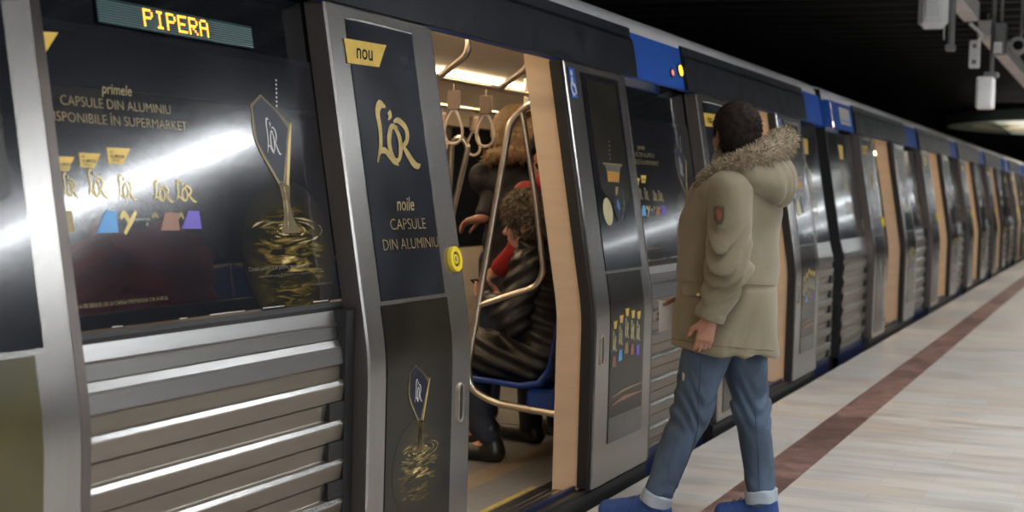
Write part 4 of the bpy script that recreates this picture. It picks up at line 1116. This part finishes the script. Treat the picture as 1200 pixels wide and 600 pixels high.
# ---------------------------------------------------- the man in the khaki parka, stepping to the train
O = V3(.46, 5.76, 0)
J = dict(fwd=V3(-1,.12,0), hfwd=V3(-.68,.73,0), pelvis=V3(.535,5.76,.93), waist=V3(.54,5.76,1.08), chest=V3(.545,5.76,1.28), neck=V3(.545,5.76,1.44), head=V3(.545,5.755,1.592),
    shL=V3(.585,5.555,1.355), elL=V3(.600,5.515,1.06), wrL=V3(.532,5.51,.868), shR=V3(.57,5.95,1.365), elR=V3(.50,6.02,1.08), wrR=V3(.345,5.90,.885),
    hipL=V3(.525,5.665,.90), knL=V3(.428,5.66,.475), anL=V3(.282,5.66,.10), toeL=V3(.105,5.655,.035),
    hipR=V3(.555,5.85,.90), knR=V3(.630,5.85,.475), anR=V3(.682,5.85,.115), toeR=V3(.545,5.85,.035),
    handL=V3(-.22,.05,-1), palmL=V3(-.35,1,.1), handR=V3(-1,-.25,-.45), palmR=V3(.1,-1,-.4), curl=.42)
SH = V3(.025, -.12, 0)
man = body(J, 'person', 'skin', .0048, origin=O); man.location = O+SH
tag(man, 'man in khaki parka with fur hood and blue jeans stepping towards the train', 'person')
def cl(s, name, k, parent=man, o=O, colour=None): return sdf_obj(s, name, k, parent, o, colour)
# parka
h = .0075
def parka_main():
    s = Sdf((.2, 5.36, .62), (.9, 6.2, 1.56), h)
    s.cone((.545,5.76,1.27), (.525,5.76,.62), .185, .222, .05, ((0,1,0), .95))
    s.ell((.55,5.76,1.33), (.165,.23,.13), .06)
    s.cone((.56,5.66,1.395), (.555,5.58,1.355), .08, .085, .05); s.cone((.565,5.86,1.395), (.57,5.94,1.355), .08, .085, .05)
    s.cone((.54,5.76,1.38), (.54,5.76,1.47), .10, .088, .05)
    s.ell((.455,5.75,1.12), (.115,.16,.20), .08)                       # chest pushed forward
    s.plane((.52,5.76,.722), (-.06,0,-1), .012)
    def folds(X, Y, Z):
        f_ = .006*np.sin(26*Z+7*np.sin(9*X+4*Y)+6*Y)*np.sin(8*X+5*Z+2)+.005*np.sin(15*X+17*Y+12*Z)
        w = np.exp(-((Z-.985)/.010)**2)*.006                          # drawn-in waist seam
        return f_+w
    s.warp(folds); return s
jk = cl(parka_main(), 'parka', 'parka')
for (q, E_, Wp, S_) in (('left', J['elL'], J['wrL'], J['shL']), ('right', J['elR'], J['wrR'], J['shR'])):
    lo = np.minimum(np.minimum(E_, Wp), S_)-.13; hi = np.maximum(np.maximum(E_, Wp), S_)+.13
    s = Sdf(lo, hi, .0065)
    s.cone(S_+V3(0,0,.005), E_, .092, .078, .03); s.cone(E_, Wp, .078, .058, .04)
    d = unit(Wp-E_); s.plane(Wp+d*.005, d, .01)
    t_ = unit(Wp-S_)
    def folds(X, Y, Z, t_=t_, S_=S_):
        u = (X-S_[0])*t_[0]+(Y-S_[1])*t_[1]+(Z-S_[2])*t_[2]
        a_ = .011*np.sin(62*u+9*(X-S_[0])*3+10*np.sin(16*Y+3*u))*np.clip((u-.10)*6, 0, 1)*np.clip((.50-u)*6, 0, 1)
        return a_+.003*np.sin(30*X+24*Y+18*Z)
    s.warp(folds); cl(s, 'sleeve', 'parka')
    s = Sdf(Wp-.09, Wp+.09, .005); s.cone(Wp-d*.028, Wp+d*.003, .0595, .0585, .005); s.plane(Wp+d*.004, d, .004); s.plane(Wp-d*.03, -d, .004)
    cl(s, 'cuff', 'parka_seam' if False else 'parka')
# hood lying on the back, its lining edged with fur
s = Sdf((.38, 5.44, 1.22), (.92, 6.08, 1.64), .0075)
s.ell((.665,5.76,1.435), (.115,.185,.105), .05); s.ell((.735,5.74,1.39), (.06,.12,.085), .05); s.cone((.50,5.63,1.395), (.64,5.61,1.43), .07, .075, .05); s.cone((.50,5.90,1.395), (.66,5.91,1.43), .07, .075, .05)
s.ell((.60,5.76,1.58), (.12,.14,.12), .03, None, 'cut')
s.warp(lambda X, Y, Z: .005*np.sin(34*Z+12*np.sin(11*Y)+9*X)*np.sin(14*Y+8*X))
hood = cl(s, 'hood', 'parka')
fp = [at_y(827,222,5.50)-SH, at_y(833,210,5.47)-SH, at_y(850,199,5.45)-SH, at_y(872,191,5.46)-SH, at_y(892,182,5.50)-SH, at_y(908,173,5.60)-SH, V3(.725,5.83,1.575), V3(.69,5.93,1.56), V3(.60,5.965,1.50), V3(.48,5.93,1.45), V3(.42,5.86,1.41)]
fpath = [np.array(p) for p in smooth_line(fp, 8)]
mb = MB('fur', 'fur_tip'); rads = [.038+.014*math.sin(math.pi*min(1, max(0, i/len(fpath)*1.35-.15))) for i in range(len(fpath))]
mb.tube(fpath, rads, 'fur', 9)
r_ = random.Random(11); pts = []; nr = []; ln = []
for i in range(5200):
    j = r_.randrange(len(fpath)-1); t = r_.random(); c = fpath[j]*(1-t)+fpath[j+1]*t
    tg = unit(fpath[j+1]-fpath[j]); v = unit(V3(r_.gauss(0,1), r_.gauss(0,1), r_.gauss(0,1))); v = unit(v-tg*(v@tg))
    pts.append(c+v*rads[j]*.85); nr.append(v+tg*r_.uniform(-.5,.5)); ln.append(r_.uniform(.016,.038))
strands(mb, pts, nr, ln, .0019, ['fur','fur','fur_tip'], r_, .25, .35)
ft = mb.build('fur_trim', hood, origin=O); 
mb = MB('parka_seam'); mb.tube([at_y(905,206,5.54)-SH, at_y(916,221,5.54)-SH, at_y(918,232,5.54)-SH], .0035, n=6); mb.build('drawcord', hood, origin=O)
# pocket, seams, badge, stud
def surf_pt(x, y, guess):                                             # first parka surface along the line of sight is near this depth
    return at_y(x, y, guess)
def on_cloth(ob, x, y):
    d = ray(x, y); d = d/np.linalg.norm(d); o = CP-np.array(ob_world(ob))
    hit, loc, nn, _ = ob.ray_cast(Vector(o), Vector(d))
    return (np.array(loc)+np.array(ob_world(ob)), np.array(nn)) if hit else (None, None)
def ob_world(ob): return wpos(ob)
def cloth_patch(ob, poly, k, name, lift=.004, thick=.004, parent=None, sub=4):
    """a patch sewn on a garment: the outline is laid on its surface, with thickness"""
    P = []
    for (x, y) in poly:
        p, n = on_cloth(ob, x, y)
        if p is not None: P.append((p, n))
    if len(P) < 3: return None
    c = sum(p for p, n in P)/len(P); nn = unit(sum(n for p, n in P))
    b = MB(k); m_ = len(P)
    top = [p+n*lift for p, n in P]; bot = [p-n*thick for p, n in P]
    cc, cn = c+nn*(lift+.002), nn
    b.add(top+[cc], [(i, (i+1) % m_, m_) for i in range(m_)], k, True); b.add(top+bot, [(i, m_+i, m_+(i+1) % m_, (i+1) % m_) for i in range(m_)], k)
    o = b.build(name, parent or ob, origin=wpos(parent or ob)); return o
bpy.context.view_layer.update()
sl_ob = [o for o in man.children if o.name.startswith('sleeve')][0]
cloth_patch(sl_ob, [(837,242),(843,240.5),(849,242),(849,256),(846,263),(840,264),(837,258)], 'patch', 'sleeve_badge', .004)
cloth_patch(sl_ob, [(840,247),(843.5,245),(846,249),(845,257),(842,259)], 'patch_red', 'badge_emblem', .0075)
fl_ = cloth_patch(jk, [(800,334),(808,331),(817,333),(825,336),(826,348),(815,347),(803,345)], 'parka', 'pocket_flap', .008)
cloth_patch(jk, [(799,348),(812,348),(824,350),(824,372),(822,394),(808,392),(794,390),(797,368)], 'parka', 'pocket', .005)
p, n = on_cloth(jk, 820, 346)
if p is not None: b = MB('button'); b.disc(p+n*.009, n, 0, .0065, -.003, .004, 'button', 12); b.build('pocket_stud', jk, origin=wpos(jk))
def seam(ob, pts, name, k, r=.0022):
    P = []
    for (x, y) in smooth_line(pts, 5):
        p, n = on_cloth(ob, x, y)
        if p is not None: P.append(p+n*.0008)
    if len(P) > 2: b = MB(k); b.tube(P, r, n=5); b.build(name, ob, origin=wpos(ob))
seam(jk, [(789,397),(830,404),(870,408),(906,411)], 'hem_seam', 'parka_seam')
seam(jk, [(872,333),(895,334),(917,335)], 'waist_seam', 'parka_seam', .0018)
seam(jk, [(868,250),(872,300),(869,350)], 'side_seam', 'parka_seam', .0016) if False else None
# jeans
s = Sdf((.12, 5.5, .03), (.85, 6.02, 1.02), .0068)
s.cone((.535,5.76,.95), (.535,5.76,.86), .155, .15, .05)
L1 = [J['hipL'], J['knL'], J['anL']+V3(.012,0,.012)]; R1 = [J['hipR'], J['knR'], J['anR']+V3(0,0,.0)]
s.cone(L1[0], L1[1], .112, .078, .03); s.cone(L1[1], L1[2], .078, .056, .03)
s.cone(R1[0], R1[1], .110, .074, .03); s.cone(R1[1], R1[2], .074, .058, .03)
s.plane((.5,5.75,.072), (0,0,-1), .006)
def folds(X, Y, Z):
    kn = np.exp(-((Z-.50)/.10)**2); an = np.exp(-((Z-.14)/.07)**2)
    return (.0065*kn+.004*an)*np.sin(75*Z+6*np.sin(22*X+14*Y)+18*X)+.0035*np.sin(22*X+13*Z+19*Y)
s.warp(folds); jeans = cl(s, 'jeans', 'denim')
for q, sx in (('L', 1), ('R', 1)):
    a_ = J['an'+q]; k_ = J['kn'+q]; d = unit(k_-a_); c = a_+V3(.012 if q == 'L' else 0, 0, .0)
    s = Sdf(c-.11, c+.14, .005); s.cone(c-d*.02, c+d*.03, .066, .067, .004); s.plane(c+d*.032, d, .004); s.plane(c-d*.022, -d, .004); s.cone(c-d*.05, c+d*.06, .054, .054, .003, None, 'cut')
    s.warp(lambda X, Y, Z: .002*np.sin(60*X+50*Y+40*Z)); cl(s, 'turn_up', 'denim_light', jeans)
    s = Sdf(a_-.1, a_+.12, .006); s.cone(a_+V3(0,0,-.03), a_+d*.05, .042, .044, .01); cl(s, 'sock', 'sock')
bpy.context.view_layer.update()
cloth_patch(jeans, [(858,498),(863,497),(864,504),(866,509),(861,510),(859,505)], 'denim_tear', 'knee_tear', .002)
cloth_patch(jeans, [(800,436),(802.5,438),(802,446),(800,446)], 'denim_tear', 'thigh_tear', .002)
seam(jeans, [(822,418),(819,470),(818,500),(806,540),(786,585)], 'side_seam', 'denim_seam', .0022)
seam(jeans, [(884,470),(888,520),(890,575)], 'side_seam', 'denim_seam', .002)
def shoe(a_, toe, lab):
    d = unit(V3(toe[0]-a_[0], toe[1]-a_[1], 0)); l = np.cross([0,0,1.], d); T = np.array(toe); heel = np.array(a_)*V3(1,1,0)-d*.045
    tip = V3(toe[0], toe[1], 0)+d*.055
    s = Sdf(np.minimum(heel, tip)-.09, np.maximum(heel, tip)+V3(.09,.09,.17), .0055)
    s.cone(heel+V3(0,0,.045)+d*.01, heel+V3(0,0,.09)+d*.015, .040, .040, .02); s.cone(heel+V3(0,0,.04)+d*.02, tip-d*.04+V3(0,0,.036), .040, .040, .03, ((0,0,1), 1.05)); s.cone(heel+V3(0,0,.085)+d*.06, tip-d*.09+V3(0,0,.045), .038, .034, .03)
    s.ell(tip-d*.055+V3(0,0,.030), (.055,.045,.034), .02, [d, l, [0,0,1]]); s.cone(heel+d*.035+V3(0,0,.10), heel+d*.03+V3(0,0,.17), .034, .036, .006, None, 'cut')
    s.plane((0,0,.012), (0,0,-1), .004); s.warp(lambda X, Y, Z: .0018*np.sin(140*((X-heel[0])*d[0]+(Y-heel[1])*d[1]))*np.sin(40*Z)); o = cl(s, 'shoe', 'shoe_blue')
    s = Sdf(np.minimum(heel, tip)-.09, np.maximum(heel, tip)+V3(.09,.09,.06), .0055); s.cone(heel+V3(0,0,.015)+d*.012, tip-d*.045+V3(0,0,.015), .045, .047, .01); s.plane((0,0,.022), (0,0,1), .003); s.plane((0,0,.001), (0,0,-1), .003); cl(s, 'sole', 'sole', o)
    for i in range(4): mb = MB('sole'); c = heel+d*(.10+.03*i)+V3(0,0,.108-.012*i); mb.tube([c-l*.022, c+V3(0,0,.004), c+l*.022], .003, n=5); mb.build('lace', o, origin=O)
shoe(J['anL'], J['toeL'], 0); shoe(J['anR'], J['toeR'], 0)
# hair
def cap_hair(J, parent, o, k, name='hair', grow=.013, low=-.05, h=.006, curls=0, sc=1.0, front=.055):
    A = frame(J['hfwd']); c = J['head']; ax = [A[0], A[1], V3(0,0,1)]
    P = lambda f_, l, u: c+A[0]*f_+A[1]*l+V3(0,0,u)
    s = Sdf(c-.2*sc, c+.2*sc, h)
    s.ell(P(-.016,0,.030), (.098+grow,.080+grow,.098+grow), .02, ax); s.ell(P(-.045,0,-.035), (.062+grow,.066+grow,.075), .03, ax)
    s.ell(P(.125,0,-.03), (.08,.14,.085+front*.3), .02, ax, 'cut'); s.plane(P(0,0,low-.045), (0,0,-1), .015)
    for q in (1, -1): s.ell(P(.014,.104*q,-.026), (.042,.045,.052), .008, ax, 'cut')
    if curls: s.warp(lambda X, Y, Z: curls*np.sin(95*X+3*np.sin(60*Y))*np.sin(90*Y+3*np.sin(70*Z))*np.sin(85*Z+2*np.sin(50*X)))
    else: s.warp(lambda X, Y, Z: .0022*np.sin(120*X+3*np.sin(50*Z))*np.sin(110*Y+2*np.sin(60*Z)))
    return sdf_obj(s, name, k, parent, o)
hr = cap_hair(J, man, O, 'hair_dark', grow=.010, low=-.075)
mb = MB('hair_dark'); me_ = hr.data; r_ = random.Random(4); pts = []; nr = []; ln = []
for i in range(3800):
    pl = me_.polygons[r_.randrange(len(me_.polygons))]
    n_p = np.array(pl.normal)
    pts.append(np.array(pl.center)+O-n_p*.002); nr.append(n_p*.55-V3(0,0,.35)+frame(J['hfwd'])[0]*.5*max(0,n_p[2])); ln.append(r_.uniform(.008,.016))
strands(mb, pts, nr, ln, .0011, ['hair_dark'], r_, .2, .25); mb.build('hair_ends', hr, origin=O)
# the paper he carries
pc = at_y(779,371,5.72); P_ = [at_y(772,351.5,5.70), at_y(793,355,5.74), at_y(791,386,5.74), at_y(772,389,5.70)]
t = [np.array(p) for p in P_]; nrm = unit(np.cross(t[1]-t[0], t[3]-t[0]))
mb = MB('paper'); n = len(t); mb.add([p+nrm*.0008 for p in t]+[p-nrm*.0008 for p in t], [tuple(range(n)), tuple(range(n, 2*n))[::-1]]+[(i, (i+1) % n, n+(i+1) % n, n+i) for i in range(n)], 'paper')
solo(mb, 'paper_sheet', tuple(pc), 'white folded paper sheet held in front of the khaki parka', 'paper')

# ---------------------------------------------------- the seated woman with her phone
O2 = V3(-.55, 6.27, .046)
Jw = dict(fwd=V3(-1,.03,0), hfwd=V3(-1,-.10,-.25), pelvis=V3(-.50,6.27,.58), waist=V3(-.49,6.27,.74), chest=V3(-.52,6.27,.93), neck=V3(-.57,6.27,1.05), head=V3(-.625,6.265,1.185),
    shL=V3(-.54,6.09,.99), elL=V3(-.60,6.05,.76), wrL=V3(-.775,6.17,.80), shR=V3(-.54,6.45,.99), elR=V3(-.60,6.49,.76), wrR=V3(-.775,6.37,.80),
    hipL=V3(-.55,6.17,.56), knL=V3(-.93,6.15,.56), anL=V3(-.745,6.15,.15), toeL=V3(-.88,6.14,.085), hipR=V3(-.55,6.37,.56), knR=V3(-.93,6.38,.56), anR=V3(-.90,6.38,.15), toeR=V3(-1.04,6.39,.085),
    handL=V3(-.8,.55,.25), palmL=V3(-.1,.6,.8), handR=V3(-.8,-.55,.25), palmR=V3(-.1,-.6,.8), curl=.55)
wm = body(Jw, 'person', 'skin_dim', .006, origin=O2); wm.location = O2+V3(.035,0,0)
tag(wm, 'woman in black puffer coat seated on the blue bench looking at her phone', 'person')
s = Sdf((-1.12, 5.86, .40), (-.26, 6.68, 1.12), .0095)
s.cone((-.50,6.27,.60), (-.53,6.27,.95), .19, .165, .05, ((0,1,0), .85)); s.cone((-.56,6.27,1.0), (-.585,6.27,1.06), .10, .085, .04)
for q in 'LR': s.cone(Jw['hip'+q], Jw['kn'+q]+V3(.03,0,0), .125, .095, .04)
s.ell((-.43,6.27,.62), (.15,.22,.14), .06)
s.warp(lambda X, Y, Z: .009*np.sin(85*(Z+.35*X)+1.5*np.sin(10*Y))+.004*np.sin(30*X+25*Y))
ct = sdf_obj(s, 'puffer_coat', 'puffer', wm, O2)
for q in 'LR':
    S_, E_, Wp = Jw['sh'+q], Jw['el'+q], Jw['wr'+q]; s = Sdf(np.minimum(np.minimum(S_, E_), Wp)-.13, np.maximum(np.maximum(S_, E_), Wp)+.13, .008)
    s.cone(S_, E_, .088, .088, .03); s.cone(E_, Wp, .088, .058, .04); d = unit(Wp-E_); s.plane(Wp+d*.005, d, .01)
    s.warp(lambda X, Y, Z: .007*np.sin(90*(Z-.6*X)+1.5*np.sin(14*Y))); sdf_obj(s, 'sleeve', 'puffer', wm, O2)
s = Sdf((-1.1, 6.02, .10), (-.5, 6.5, .66), .009)
for q in 'LR': s.cone(Jw['hip'+q]+V3(-.2,0,0), Jw['kn'+q], .085, .075, .03); s.cone(Jw['kn'+q], Jw['an'+q]+V3(0,0,.02), .075, .058, .03)
s.warp(lambda X, Y, Z: .004*np.sin(40*Z+20*X)); sdf_obj(s, 'trousers', 'dark_denim', wm, O2)
for q in 'LR':
    a_, t_ = Jw['an'+q], Jw['toe'+q]; s = Sdf(np.minimum(a_, t_)-.11, np.maximum(a_, t_)+.12, .007)
    d = unit((t_-a_)*V3(1,1,0)); hl = a_*V3(1,1,0)+V3(0,0,.046)-d*.03
    s.cone(hl+V3(0,0,.05), a_+V3(.0,0,.05), .047, .052, .02); s.cone(hl+V3(0,0,.045), hl+d*.20+V3(0,0,.04), .044, .040, .03); s.cone(hl+V3(0,0,.02), hl+d*.02+V3(0,0,.02), .034, .034, .01); s.plane((0,0,.048), (0,0,-1), .004); bt = sdf_obj(s, 'boot', 'boot', wm, O2)
hw = cap_hair(Jw, wm, O2, 'hair_brown', grow=.034, low=-.06, h=.006, curls=.010, sc=1.15, front=0)
mb = MB('hair_brown'); r_ = random.Random(9); pts = []; nr = []; ln = []
for i in range(1500):
    pl = hw.data.polygons[r_.randrange(len(hw.data.polygons))]; pts.append(np.array(pl.center)+O2); nr.append(np.array(pl.normal)); ln.append(r_.uniform(.012,.03))
strands(mb, pts, nr, ln, .003, ['hair_brown'], r_, .6, .8); mb.build('curls', hw, origin=O2)
mb = MB('phone'); c = (Jw['wrL']+Jw['wrR'])/2+V3(-.04,0,.055); u = unit(V3(-.75,0,.65)); v = V3(0,1,0); w_ = np.cross(u, v)
mb.box((-.072,-.036,-.004), (.072,.036,.004), 'phone', .003); mb.v = [tuple(c+u*p[0]+v*p[1]+w_*p[2]) for p in mb.v]
solo(mb, 'mobile_phone', tuple(c), 'dark mobile phone in the hands of the seated woman', 'phone')

# a passenger in red on the bench behind the nearest advert window, faintly seen through its film
rp_ = wm.copy(); COL.objects.link(rp_); rp_.location = wm.location+Vector((.0, -3.02, 0)); rp_.scale = (1.08, 1.08, 1.12)
rp_['label'] = 'passenger in red seated behind the nearest advert window, dim through its film'
M['bright_red_cloth'] = mat('bright_red_cloth', (.62, .025, .03), .7, 0, .15, 14)
swap = {'puffer_coat': 'bright_red_cloth', 'sleeve': 'bright_red_cloth', 'hair': 'hair_dark', 'curls': 'hair_dark', 'trousers': 'navy_cloth'}
def swapped(o_, parent_):
    c_ = o_.copy(); COL.objects.link(c_); c_.parent = parent_
    k_ = swap.get(o_.name.split('.')[0])
    if k_: c_.data = o_.data.copy(); c_.data.materials[0] = M[k_]
    return c_
for ch in list(wm.children):
    c_ = swapped(ch, rp_)
    for g_ in ch.children: swapped(g_, c_)
# ---------------------------------------------------- passengers standing further in
def stander(x, y, ht, fwd, coat, legs, hair, label, arms=None, hood=None, grow=.03):
    f_ = ht/1.72; A = frame(fwd); G = lambda a_, b_, c_: V3(x, y, .046)+A[0]*a_+A[1]*b_+V3(0,0,c_*f_)
    J_ = dict(fwd=A[0], hfwd=A[0], pelvis=G(0,0,.93), waist=G(0,0,1.08), chest=G(0,0,1.26), neck=G(0,0,1.43), head=G(.02,0,1.585),
        shL=G(0,.18,1.36), elL=G(-.02,.22,1.08), wrL=G(.16,.20,.95), shR=G(0,-.18,1.36), elR=G(-.02,-.22,1.08), wrR=G(.16,-.20,.95),
        hipL=G(0,.09,.88), knL=G(.01,.10,.48), anL=G(-.01,.11,.09), toeL=G(.13,.13,.04), hipR=G(0,-.09,.88), knR=G(.01,-.10,.48), anR=G(-.01,-.11,.09), toeR=G(.13,-.13,.04),
        handL=A[0]*.8-V3(0,0,.4), palmL=-A[1]*.8-V3(0,0,.5), handR=A[0]*.8-V3(0,0,.4), palmR=A[1]*.8-V3(0,0,.5), curl=.5)
    if arms: J_.update(arms)
    o = V3(x, y, .046); p_ = body(J_, 'person', 'skin_dim', .0085, origin=o); p_.location = o; tag(p_, label, 'person')
    s = Sdf(V3(x,y,0)+V3(-.5,-.5,.62*f_), V3(x,y,0)+V3(.5,.5,1.56*f_), .012)
    s.cone(G(0,0,1.30), G(0,0,.74), .155, .175, .05, (A[0], 1.1)); s.cone(G(0,.05,1.36), G(0,.17,1.34), .08, .085, .05); s.cone(G(0,-.05,1.36), G(0,-.17,1.34), .08, .085, .05); s.cone(G(0,0,1.36), G(.0,0,1.46), .09, .075, .04)
    s.plane(G(0,0,.72), (0,0,-1), .01); s.warp(lambda X, Y, Z: .006*np.sin(40*Z+6*np.sin(9*X)+8*Y)); sdf_obj(s, 'coat', coat, p_, o)
    for q in 'LR':
        S_, E_, Wp = J_['sh'+q], J_['el'+q], J_['wr'+q]; s = Sdf(np.minimum(np.minimum(S_, E_), Wp)-.12, np.maximum(np.maximum(S_, E_), Wp)+.12, .011)
        s.cone(S_, E_, .078, .068, .03); s.cone(E_, Wp, .068, .05, .04); d = unit(Wp-E_); s.plane(Wp+d*.005, d, .01); sdf_obj(s, 'sleeve', coat, p_, o)
    s = Sdf(V3(x,y,0)+V3(-.35,-.35,.1), V3(x,y,0)+V3(.35,.35,.98*f_), .012)
    for q in 'LR': s.cone(J_['hip'+q], J_['kn'+q], .10, .075, .03); s.cone(J_['kn'+q], J_['an'+q], .075, .058, .03)
    sdf_obj(s, 'trousers', legs, p_, o)
    for q in 'LR':
        a_, t_ = J_['an'+q], J_['toe'+q]; s = Sdf(np.minimum(a_, t_)-.1, np.maximum(a_, t_)+.1, .009); d = unit((t_-a_)*V3(1,1,0)); hl = a_*V3(1,1,0)+V3(0,0,.09)-d*.03
        s.cone(hl, a_+V3(0,0,.03), .042, .048, .02); s.cone(hl, hl+d*.20, .042, .038, .03); s.plane((0,0,.048), (0,0,-1), .004); sdf_obj(s, 'boot', 'boot', p_, o)
    cap_hair(J_, p_, o, hair, grow=grow, low=-.06, h=.0075, curls=.006, sc=1.15, front=0)
    if hood:
        c = J_['neck']+A[0]*-.04; mb = MB(hood); r_ = random.Random(5); path = [c+A[0]*(.10*math.cos(q))+A[1]*(.135*math.sin(q))+V3(0,0,.035-.03*math.cos(q)) for q in np.linspace(.5, 5.78, 22)]
        mb.tube(path, .045, n=8); pts = []; nr = []; ln = []
        for i in range(900):
            j = r_.randrange(len(path)); v = unit(V3(r_.gauss(0,1), r_.gauss(0,1), r_.gauss(0,1))); pts.append(path[j]+v*.04); nr.append(v); ln.append(r_.uniform(.02,.045))
        strands(mb, pts, nr, ln, .004, [hood], r_, .2, .3); mb.build('fur_collar', p_, origin=o)
    return p_
stander(-1.10, 7.35, 1.66, (-.25,-1,0), 'dark_cloth', 'dark_cloth', 'hair_fair', 'fair-haired passenger in a dark coat standing behind the steel door rail', dict(elR=V3(-1.30,7.28,1.13), wrR=V3(-1.36,7.06,1.12), handR=V3(-.4,-.9,-.1), palmR=V3(.2,0,-1)), 'hair_fair') if False else None
q_ = at_y(604,168,7.35); w_ = at_y(566,255,7.15); e_ = at_y(580,225,7.3)
pa = stander(q_[0], 7.35, 1.72, (-.45,.9,0), 'dark_cloth', 'navy_cloth', 'hair_fair', 'fair-haired passenger in a dark coat standing behind the steel door rail', dict(elL=e_, wrL=w_, handL=V3(-.9,-.2,-.25), palmL=V3(0,-.3,-1)), 'hair_fair', .06)
q_ = at_y(643,200,6.8)
pb = stander(q_[0], 6.82, 1.60, (-.95,.3,0), 'red_cloth', 'dark_cloth', 'hair_dark', 'passenger in a red coat standing behind the seated woman', None, None, .02)
pd = None and stander(-1.50, 8.05, 1.68, (-.55,-.85,0), 'navy_cloth', 'navy_cloth', 'hair_dark', 'passenger in navy with one bare hand forward, deepest inside the open doorway', None, None, .012)
